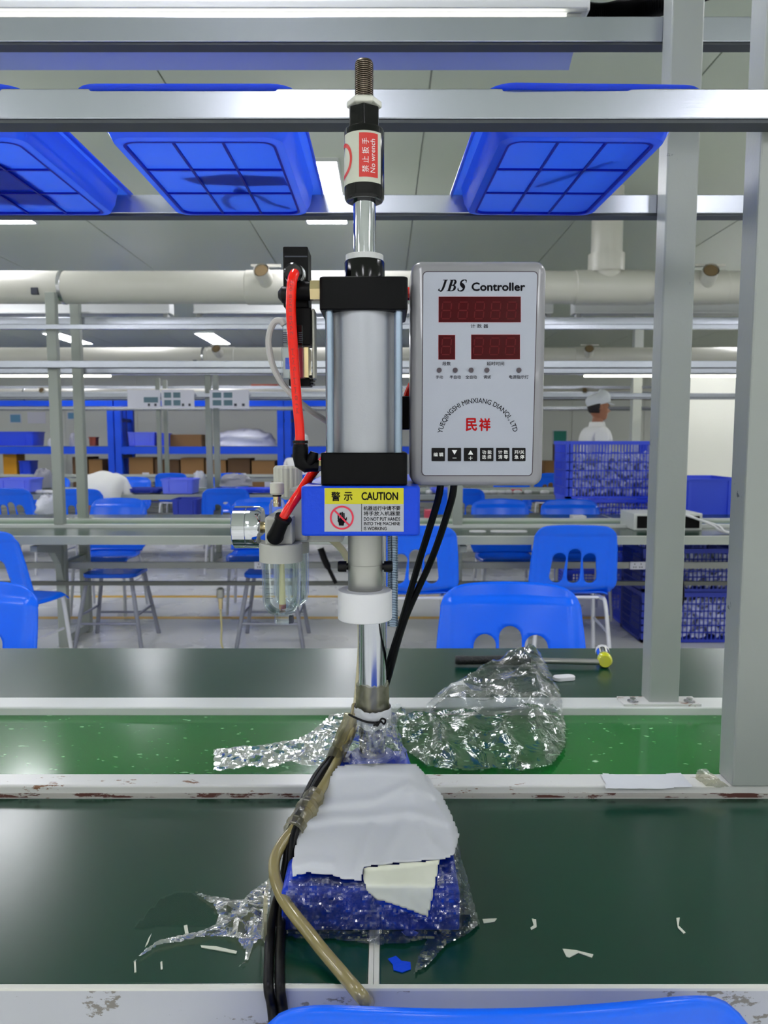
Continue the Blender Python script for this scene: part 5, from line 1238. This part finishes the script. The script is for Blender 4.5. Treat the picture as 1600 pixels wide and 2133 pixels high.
crate(1.66, 2.3, 4.86, 5.3, 0.335, 0.28, 'upper blue mesh crate under the second bench, between the two grey posts', 'crate_dark')
single(MB().box(1.83, 1.91, 4.85, 4.8525, 0.47, 0.55), 'crate_tag', 'paper', 'square paper tag on the crate under the second bench', 'tag', smooth=False)
crate(1.68, 1.9, 5.33, 5.75, 0.003, 0.5, 'narrow blue mesh crate beside the leg of the right-hand chair', 'crate_blue', False)
bin_(1406, 1545, 997, 1098, 5.72, 0.55, 'crate_blue', 'big solid blue bin behind the second bench, between the two grey posts', 0.04)
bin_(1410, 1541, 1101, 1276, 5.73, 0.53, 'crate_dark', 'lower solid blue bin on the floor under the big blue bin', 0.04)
# control device and cables on the second bench
A, B = at(1322, 1070, 4.62), at(1464, 1107, 4.62)
t = thing('test_device', ((A.x + B.x) / 2, 4.75, TOP), 'black device with a white frame on the second bench, behind the tall grey post', 'device')
MB().box(A.x, B.x, 4.63, 4.9, TOP + 0.0005, A.z).build('case', 'rail_clean', t, smooth=False, bevel=0.004)
MB().box(A.x + 0.02, B.x - 0.02, 4.622, 4.6295, TOP + 0.015, A.z - 0.015).build('front_panel', 'black', t, smooth=False)
for k in range(2):
    single(MB().tube(spline([(B.x - 0.12 + 0.02 * k, 4.60, A.z - 0.005), (B.x - 0.05, 4.56, A.z - 0.03), (B.x + 0.02 + 0.03 * k, 4.52, TOP + 0.04), (B.x + 0.06, 4.47 - 0.05 * k, TOP + 0.012), (B.x + 0.2, 4.44 - 0.05 * k, TOP + 0.0085), (B.x + 0.4, 4.48 - 0.05 * k, TOP + 0.0085)], 8), 0.007, 8), 'white_cable', 'nylon',
           ('white cable from the device on the second bench, upper of two', 'white cable from the device on the second bench, lower of two')[k], 'cable')
a_ = at(1437, 1090, 4.5)
single(MB().tube(spline([(at(1419, 1120, 4.34).x, 4.345, TOP - 0.02), (at(1421, 1180, 4.34).x, 4.33, 0.55), (at(1424, 1240, 4.33).x, 4.33, 0.4), (at(1414, 1270, 4.33).x, 4.33, 0.33)], 6), 0.006, 8), 'dangling_wire', 'black_rubber', 'black wire hanging from the second bench, right of the tall grey post', 'wire')
# ================================================================== THINGS ON THE FAR BENCHES
def on_bench(px, Y): return at(px, 1030, Y).x
bin_(-10, 64, 997, 1026, Y3 + 0.03, 0.3, 'bin_lilac', 'lilac plastic bin on the third bench at the left edge')
bin_(336, 402, 998, 1029, Y3 + 0.02, 0.3, 'bin_lilac', 'lilac plastic bin on the third bench, left of the thin posts')
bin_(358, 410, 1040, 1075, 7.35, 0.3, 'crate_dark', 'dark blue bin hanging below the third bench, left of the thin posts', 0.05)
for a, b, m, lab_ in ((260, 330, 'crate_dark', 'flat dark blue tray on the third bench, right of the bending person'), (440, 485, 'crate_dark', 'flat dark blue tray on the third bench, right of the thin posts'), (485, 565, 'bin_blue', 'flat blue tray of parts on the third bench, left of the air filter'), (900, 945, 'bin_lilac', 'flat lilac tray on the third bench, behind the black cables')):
    bin_(a, b, 1018, 1027, Y3 + 0.05, 0.25, m, lab_, 0.08, 'flat_tray', 'tray')
lump(60, 96, 980, 1018, Y3 + 0.5, 0.3, 'bag_grey', 'grey bag of parts on the third bench, left of the bending person', seed=11)
lump(398, 424, 985, 1016, Y3 + 0.45, 0.25, 'bag', 'pale bag on the third bench, just left of the thin posts', seed=13)
lump(450, 520, 990, 1014, Y3 + 0.5, 0.3, 'bag_grey', 'flat grey bag on the third bench, right of the thin posts', seed=15)
lump(62, 112, 1036, 1072, Y2 + 0.95, 0.25, 'bag', 'white plastic bag on the second bench, left of the bench posts', seed=17)
random.seed(5)
for i, px in enumerate((68, 82, 97, 112, 325, 500, 515, 896, 1010, 1028, 1045, 1060, 1078, 1100, 1135)):
    X = on_bench(px, Y3 + 0.2); r_ = 0.035 + 0.02 * random.random()
    pos = {68: 'first right of the left-edge bin', 82: 'second right of the left-edge bin', 97: 'third right of the left-edge bin', 112: 'beside the left bench post', 325: 'left of the lilac bin', 500: 'in the blue tray', 515: 'right in the blue tray',
           896: 'left of the black cables', 1010: 'first right of the control box cables', 1028: 'second right of the control box cables', 1045: 'left of the pink part', 1060: 'under the pink part', 1078: 'right of the pink part', 1100: 'towards the crates', 1135: 'nearest the crates'}[px]
    single(MB().lathe([(r_, 0.0), (r_ * 1.05, 0.012), (r_ * 0.8, 0.028), (r_ * 0.4, 0.034)], (X, Y3 + 0.2 if px not in (500, 515) else Y3 + 0.33, TOP + 0.001), n=12), 'white_part', 'nylon', 'small white moulded part on the third bench, ' + pos, 'part', 'white parts on the third bench')
single(MB().box(on_bench(1066, Y3 + 0.3), on_bench(1086, Y3 + 0.3), Y3 + 0.27, Y3 + 0.36, TOP + 0.001, TOP + 0.035), 'pink_part', 'pink', 'small pink part on the third bench below the control box', 'part', bevel=0.004)
single(MB().box(at(884, 1075, Y2 + 1.0).x, at(902, 1075, Y2 + 1.0).x, Y2 + 0.95, Y2 + 1.05, TOP + 0.001, TOP + 0.06), 'pink_box', 'pink', 'small pink box on the second bench beside the black cables', 'box', bevel=0.004)
single(MB().box(at(1190, 1075, Y2 + 0.9).x, at(1218, 1075, Y2 + 0.9).x, Y2 + 0.85, Y2 + 0.95, TOP + 0.0005, TOP + 0.03), 'white_block', 'nylon', 'small white block on the second bench in front of the crates', 'block', bevel=0.004)
for px, w_, pos in ((995, 0.05, 'left of two'), (1060, 0.11, 'right of two')):
    X = at(px, 1105, Y2 + 0.2).x; pp = rrect(2 * w_, 0.07, 0.034, 5)
    single(MB().loops([[(X + a, Y2 + 0.2 + b, TOP + z) for a, b in pp] for z in (0.0005, 0.006)]), 'clear_tray', 'nylon', 'flat pale dish on the second bench, ' + pos, 'dish', smooth=False)
# hanging air line under the second bench
t = thing('air_coupling', (at(459, 1230, 4.7).x, 4.7, 0.3), 'brass air coupling with a thin hose hanging under the second bench', 'coupling')
X = t.location.x
MB().lathe([(0.02, 0.33), (0.024, 0.335), (0.024, 0.385), (0.012, 0.395)], (X, 4.7, 0), n=12).build('coupler', 'zinc', t)
MB().lathe([(0.012, 0.26), (0.016, 0.33)], (X, 4.7, 0), n=12).build('nipple', 'brass', t)
MB().tube(spline([(X, 4.7, 0.26), (X + 0.003, 4.7, 0.15), (X + 0.012, 4.69, 0.01), (X + 0.15, 4.6, 0.006), (X + 0.45, 4.3, 0.006)], 6), 0.006, 8).build('hose', 'oil_tube', t)
single(MB().tube(spline([at(668, 1142, 4.6), at(676, 1165, 4.6), at(690, 1195, 4.62), at(700, 1215, 4.62)], 6), [0.02] * 10 + [0.012] * 9, 10), 'air_gun_hose', 'black_rubber', 'short black hose hanging under the second bench, left of the ram', 'hose')

# ================================================================== PEOPLE
def skin_body(name, verts, edges, radii, mats, parent, sub=2, root=0):
    me = bpy.data.meshes.new(name); me.from_pydata(verts, edges, [])
    o = bpy.data.objects.new(name, me); COL.objects.link(o)
    sk = o.modifiers.new('skin', 'SKIN'); sk.use_smooth_shade = True
    for i, r_ in enumerate(radii): me.skin_vertices[0].data[i].radius = (r_, r_) if not isinstance(r_, tuple) else r_
    me.skin_vertices[0].data[root].use_root = True
    sb = o.modifiers.new('sub', 'SUBSURF'); sb.levels = sub; sb.render_levels = sub
    dg = bpy.context.evaluated_depsgraph_get(); m2 = bpy.data.meshes.new_from_object(o.evaluated_get(dg))
    bpy.data.objects.remove(o); bpy.data.meshes.remove(me)
    for m in mats: m2.materials.append(MATS[m])
    m2.polygons.foreach_set('use_smooth', [True] * len(m2.polygons))
    return m2
def head_mesh():
    """head facing +x, chin at z=0, crown at 0.235, with brow, eye sockets, nose, lips and chin"""
    mb = MB(); nu, nv = 40, 36; vs = []
    for j in range(nv + 1):
        v = j / nv; z = 0.235 * v
        # half length (front/back) and half width by height
        front = [(0, .050), (.06, .074), (.14, .080), (.2, .081), (.26, .080), (.32, .084), (.4, .083), (.48, .080), (.55, .086), (.65, .088), (.8, .075), (.92, .045), (1, .004)]
        back = [(0, .012), (.06, .026), (.2, .055), (.35, .085), (.5, .098), (.65, .100), (.8, .085), (.92, .052), (1, .004)]
        wd = [(0, .022), (.06, .042), (.2, .060), (.35, .070), (.5, .076), (.65, .077), (.8, .066), (.92, .042), (1, .003)]
        def ip(T):
            for (a, b), (c, d) in zip(T, T[1:]):
                if v <= c: return b + (d - b) * (v - a) / (c - a)
            return T[-1][1]
        fr, bk, w_ = ip(front), ip(back), ip(wd)
        for k in range(nu):
            a = 2 * math.pi * k / nu; cx, sy = math.cos(a), math.sin(a)
            x = (fr if cx > 0 else bk) * (abs(cx) ** 0.85 * (1 if cx > 0 else -1)); y = w_ * (abs(sy) ** 0.85 * (1 if sy > 0 else -1))
            ang = abs((a + math.pi) % (2 * math.pi) - math.pi)
            x += 0.026 * math.exp(-(ang / 0.17) ** 2) * math.exp(-((v - .385) / .055) ** 2) + 0.014 * math.exp(-(ang / 0.12) ** 2) * math.exp(-((v - .46) / .06) ** 2)   # nose
            x -= 0.010 * math.exp(-((ang - 0.42) / 0.17) ** 2) * math.exp(-((v - .51) / .035) ** 2)      # eye sockets
            x += 0.006 * math.exp(-(ang / 0.35) ** 2) * (math.exp(-((v - .27) / .018) ** 2) + math.exp(-((v - .225) / .018) ** 2)) - 0.005 * math.exp(-(ang / 0.35) ** 2) * math.exp(-((v - .248) / .008) ** 2)
            vs.append((x, y, z))
    fs = [(j * nu + k, j * nu + (k + 1) % nu, (j + 1) * nu + (k + 1) % nu, (j + 1) * nu + k) for j in range(nv) for k in range(nu)]
    fs += [tuple(reversed(range(nu))), tuple(range(nv * nu, (nv + 1) * nu))]
    mb.add(vs, fs)
    for s in (-1, 1):          # ears
        e = MB(); e.lathe([(0.004, -0.004), (0.026, -0.006), (0.03, 0.0), (0.026, 0.006), (0.012, 0.003)], (0, 0, 0), 'Y', 16)
        mb.merge(e, lambda p: Vector((-0.008 + p.x * 0.62 - 0.2 * p.z * 0.2, s * (0.073 + 0.002) + p.y * 0.7, 0.115 + p.z * 0.95)))
    return mb
def person(loc, rz, label, joints, coat_v, coat_e, coat_r, body_v, body_e, body_r, head_at, head_tilt, hood=False):
    t = thing('person', loc, label, 'person', None, R(rz))
    body = bpy.data.objects.new('body', skin_body('body', body_v, body_e, body_r, ['skin'], t)); COL.objects.link(body); body.parent = t
    # head joined into the body mesh
    hm_ = head_mesh(); M = Matrix.Translation(head_at) @ Matrix.Rotation(R(head_tilt), 4, 'Y')
    h2 = MB(); h2.merge(hm_, lambda p: M @ p); hme = h2.mesh('head', 'skin', True, (0, 0, 0), 180)
    bm = bmesh.new(); bm.from_mesh(body.data); bm.from_mesh(hme); bm.to_mesh(body.data); bm.free(); bpy.data.meshes.remove(hme)
    body.data.polygons.foreach_set('use_smooth', [True] * len(body.data.polygons))
    for s in (-1, 1):
        e = MB(); e.lathe([(0.002, -0.010), (0.008, -0.006), (0.0095, 0), (0.008, 0.006), (0.002, 0.010)], (0, 0, 0), 'Y', 10)
        h3 = MB(); h3.merge(e, lambda p: M @ (Vector((0.0735, s * 0.031, 0.119)) + Vector((p.x * 0.6, p.y, p.z * 0.55)))); h3.build('eye', 'eye_dark', t, local=True)
        br = MB().box(-0.003, 0.004, -0.017, 0.017, -0.003, 0.003); h3 = MB(); h3.merge(br, lambda p: M @ (Vector((0.081, s * 0.032, 0.137)) + p)); h3.build('eyebrow', 'hair', t, local=True)
    coat = bpy.data.objects.new('coat', skin_body('coat', coat_v, coat_e, coat_r, ['coat_white'], t)); COL.objects.link(coat); coat.parent = t
    hr = MB(); vs = []; nu = 32               # hair round the back of the head
    L = []
    for j, (v, g) in enumerate(((.28, .0), (.34, .005), (.5, .008), (.62, .008), (.7, .006))):
        l = []
        for k in range(nu):
            a = R(98) + (2 * math.pi - 2 * R(98)) * k / (nu - 1); w_ = (0.066, 0.071, 0.078, 0.080, 0.079)[j]; bk = (0.074, 0.086, 0.1, 0.103, 0.1)[j]
            x, y = math.cos(a), math.sin(a); l.append(tuple(M @ Vector(((0.085 if x > 0 else bk) * x - g * 0.3, (w_ + g * 0.3) * y, 0.235 * v))))
        L.append(l)
    hr.loops(L, False, False, closed=False); hr.build('hair', 'hair', t, local=True, solid=0.006, auto=180)
    cp_ = MB(); L = []
    for v, k_, dx in ((.62, 1.03, 0), (.66, 1.06, 0), (.76, 1.13, -.006), (.9, 1.1, -.012), (1.0, .92, -.016), (1.07, .6, -.018), (1.1, .18, -.018)) if not hood else ((.05, .95, -.02), (.2, 1.1, -.018), (.4, 1.16, -.012), (.62, 1.16, -.006), (.8, 1.16, -.006), (.98, 1.0, -.01), (1.08, .66, -.012), (1.12, .2, -.012)):
        l = []
        for k in range(36):
            a = 2 * math.pi * k / 36; x, y = math.cos(a), math.sin(a)
            tilt_ = 0.03 * x if not hood else (0.05 * x if v < .3 else 0.01 * x)
            l.append(tuple(M @ Vector((dx + (0.09 if x > 0 else 0.1) * k_ * x, 0.079 * k_ * y, 0.235 * v + tilt_))))
        L.append(l)
    cp_.loops(L, False, True); cap = cp_.build('cap', 'cap_white', t, local=True, solid=0.003, auto=180)
    if not hood:
        bmn = MB(); L = []
        for r_, z in ((0.088, 0.163), (0.142, 0.148)):
            L.append([tuple(M @ Vector((r_ * math.cos(R(a)) * (1 if r_ < 0.1 else 1.0), 0.085 * math.sin(R(a)) * (1 if r_ < .1 else .85), z + 0.004 * math.cos(R(a))))) for a in range(-58, 59, 8)])
        bmn.loops(L, False, False, closed=False); bmn.build('cap_brim', 'cap_white', cap, local=True, solid=0.004, auto=180)
    return t
# standing person, facing right (+x), on the far side of the crates
def stand():
    V = [(0, 0, 0.92), (0.0, 0, 1.12), (0.01, 0, 1.3), (0.0, 0, 1.40), (0.0, 0, 1.44)]
    E = [(0, 1), (1, 2), (2, 3), (3, 4)]; Rr = [(0.15, 0.18), (0.135, 0.165), (0.14, 0.185), (0.085, 0.13), (0.055, 0.058)]
    for s in (-1, 1):
        i = len(V); V += [(0.0, s * 0.17, 1.375), (-0.02, s * 0.235, 1.2), (0.0, s * 0.25, 1.06), (0.09, s * 0.235, 0.95), (0.14, s * 0.22, 0.90)]
        E += [(2, i), (i, i + 1), (i + 1, i + 2), (i + 2, i + 3), (i + 3, i + 4)]; Rr += [0.07, 0.062, 0.055, 0.05, 0.046]
    i = len(V); V += [(0, 0, 0.7), (0, 0, 0.5)]; E += [(0, i), (i, i + 1)]; Rr += [(0.17, 0.2), (0.18, 0.21)]
    B = [(0, 0, 0.9), (0, 0, 1.2), (0, 0, 1.36), (0.004, 0, 1.43), (0.018, 0, 1.50), (0.02, 0, 1.545)]; BE = [(0, 1), (1, 2), (2, 3), (3, 4), (4, 5)]; BR = [0.1, 0.1, 0.09, 0.05, 0.05, 0.05]
    for s in (-1, 1):
        i = len(B); B += [(0, s * 0.09, 0.85), (0.01, s * 0.1, 0.47), (-0.01, s * 0.1, 0.09), (0.08, s * 0.11, 0.04), (0.15, s * 0.115, 0.035)]; BE += [(0, i), (i, i + 1), (i + 1, i + 2), (i + 2, i + 3), (i + 3, i + 4)]; BR += [0.085, 0.06, 0.042, 0.04, 0.03]
        i = len(B); B += [(0.0, s * 0.16, 1.36), (-0.02, s * 0.235, 1.2), (0.0, s * 0.25, 1.06), (0.13, s * 0.225, 0.9), (0.19, s * 0.21, 0.88)]; BE += [(2, i), (i, i + 1), (i + 1, i + 2), (i + 2, i + 3), (i + 3, i + 4)]; BR += [0.045, 0.04, 0.037, 0.03, 0.026]
    return V, E, Rr, B, BE, BR
sx_ = at(1252, 900, 7.15).x
zsc = 1.0
V, E, Rr, B, BE, BR = stand()
pp_ = person((sx_ - 0.05, 7.15, 0.0), 4, 'person in white coat and white peaked cap standing in profile behind the blue crates', None, V, E, Rr, B, BE, BR, Vector((0.015, 0, 1.485)), 4)
pp_.scale = (1.03, 1.03, 1.0)
# collar flap
MB().lathe([(0.078, 1.405), (0.066, 1.455), (0.062, 1.47)], (0.012, 0, 0), n=24, cap0=False, cap1=False).build('collar', 'coat_white', [c for c in pp_.children if c.name.startswith('coat')][0], local=True, solid=0.006, auto=180)
# seated figures: facing away from the camera (+y), built facing +x and turned by 90 degrees
def sit(lean, arms):
    c, s_ = math.cos(R(lean)), math.sin(R(lean))
    def tor(u, w=0.0, y=0.0): return (-0.02 + u * s_, y, 0.56 + u * c)
    V = [tor(0), tor(0.2), tor(0.38), tor(0.5), tor(0.55)]; E = [(0, 1), (1, 2), (2, 3), (3, 4)]; Rr = [(0.14, 0.19), (0.14, 0.18), (0.145, 0.2), (0.09, 0.14), (0.055, 0.06)]
    B = [tor(-0.02), tor(0.25), tor(0.42), tor(0.52), tor(0.6)]; BE = [(0, 1), (1, 2), (2, 3), (3, 4)]; BR = [0.11, 0.1, 0.09, 0.052, 0.05]
    for sg_ in (-1, 1):
        sh = tor(0.44, 0, sg_ * 0.18); el_ = (sh[0] + arms[0], sg_ * 0.27, sh[2] - 0.26); ha = (el_[0] + arms[1], sg_ * 0.2, max(0.83, el_[2] + 0.02)) if arms[1] > 0.05 else (el_[0] + 0.1, sg_ * 0.22, el_[2] - 0.18)
        i = len(V); V += [sh, tuple((a + b) / 2 for a, b in zip(sh, el_)), el_, tuple((a + b) / 2 for a, b in zip(ha, el_)), ha]; E += [(2, i), (i, i + 1), (i + 1, i + 2), (i + 2, i + 3), (i + 3, i + 4)]; Rr += [0.078, 0.066, 0.06, 0.054, 0.048]
        i = len(B); B += [sh, el_, ha, (ha[0] + 0.07, ha[1], ha[2])]; BE += [(2, i), (i, i + 1), (i + 1, i + 2), (i + 2, i + 3)]; BR += [0.045, 0.04, 0.03, 0.024]
        i = len(B); B += [(0.0, sg_ * 0.1, 0.53), (0.38, sg_ * 0.11, 0.53), (0.37, sg_ * 0.11, 0.09), (0.46, sg_ * 0.115, 0.04)]; BE += [(0, i), (i, i + 1), (i + 1, i + 2), (i + 2, i + 3)]; BR += [0.085, 0.065, 0.045, 0.035]
    i = len(V)
    V += [(0.12, -0.1, 0.54), (0.3, -0.11, 0.55), (0.12, 0.1, 0.54), (0.3, 0.11, 0.55)]; E += [(0, i), (i, i + 1), (0, i + 2), (i + 2, i + 3)]; Rr += [0.1, 0.09, 0.1, 0.09]
    return V, E, Rr, B, BE, BR, Vector(tor(0.58))
V, E, Rr, B, BE, BR, hd_ = sit(46, (0.06, 0.0))
person((at(196, 1000, 7.42).x, 7.42, 0.0), 90, 'person in white coat bending forward over the third bench, head hidden', None, V, E, Rr, B, BE, BR, hd_ + Vector((0.05, 0, -0.14)), 85, True)
V, E, Rr, B, BE, BR, hd_ = sit(12, (0.06, 0.22))
person((at(625, 940, 10.45).x, 10.45, 0.0), 84, 'person in white hood seated at the farthest bench, behind the air filter', None, V, E, Rr, B, BE, BR, hd_ + Vector((0.0, 0, 0.0)), 8, True)
chair(622, 1000, 10.15, 0, 'blue plastic chair under the hooded person at the farthest bench')
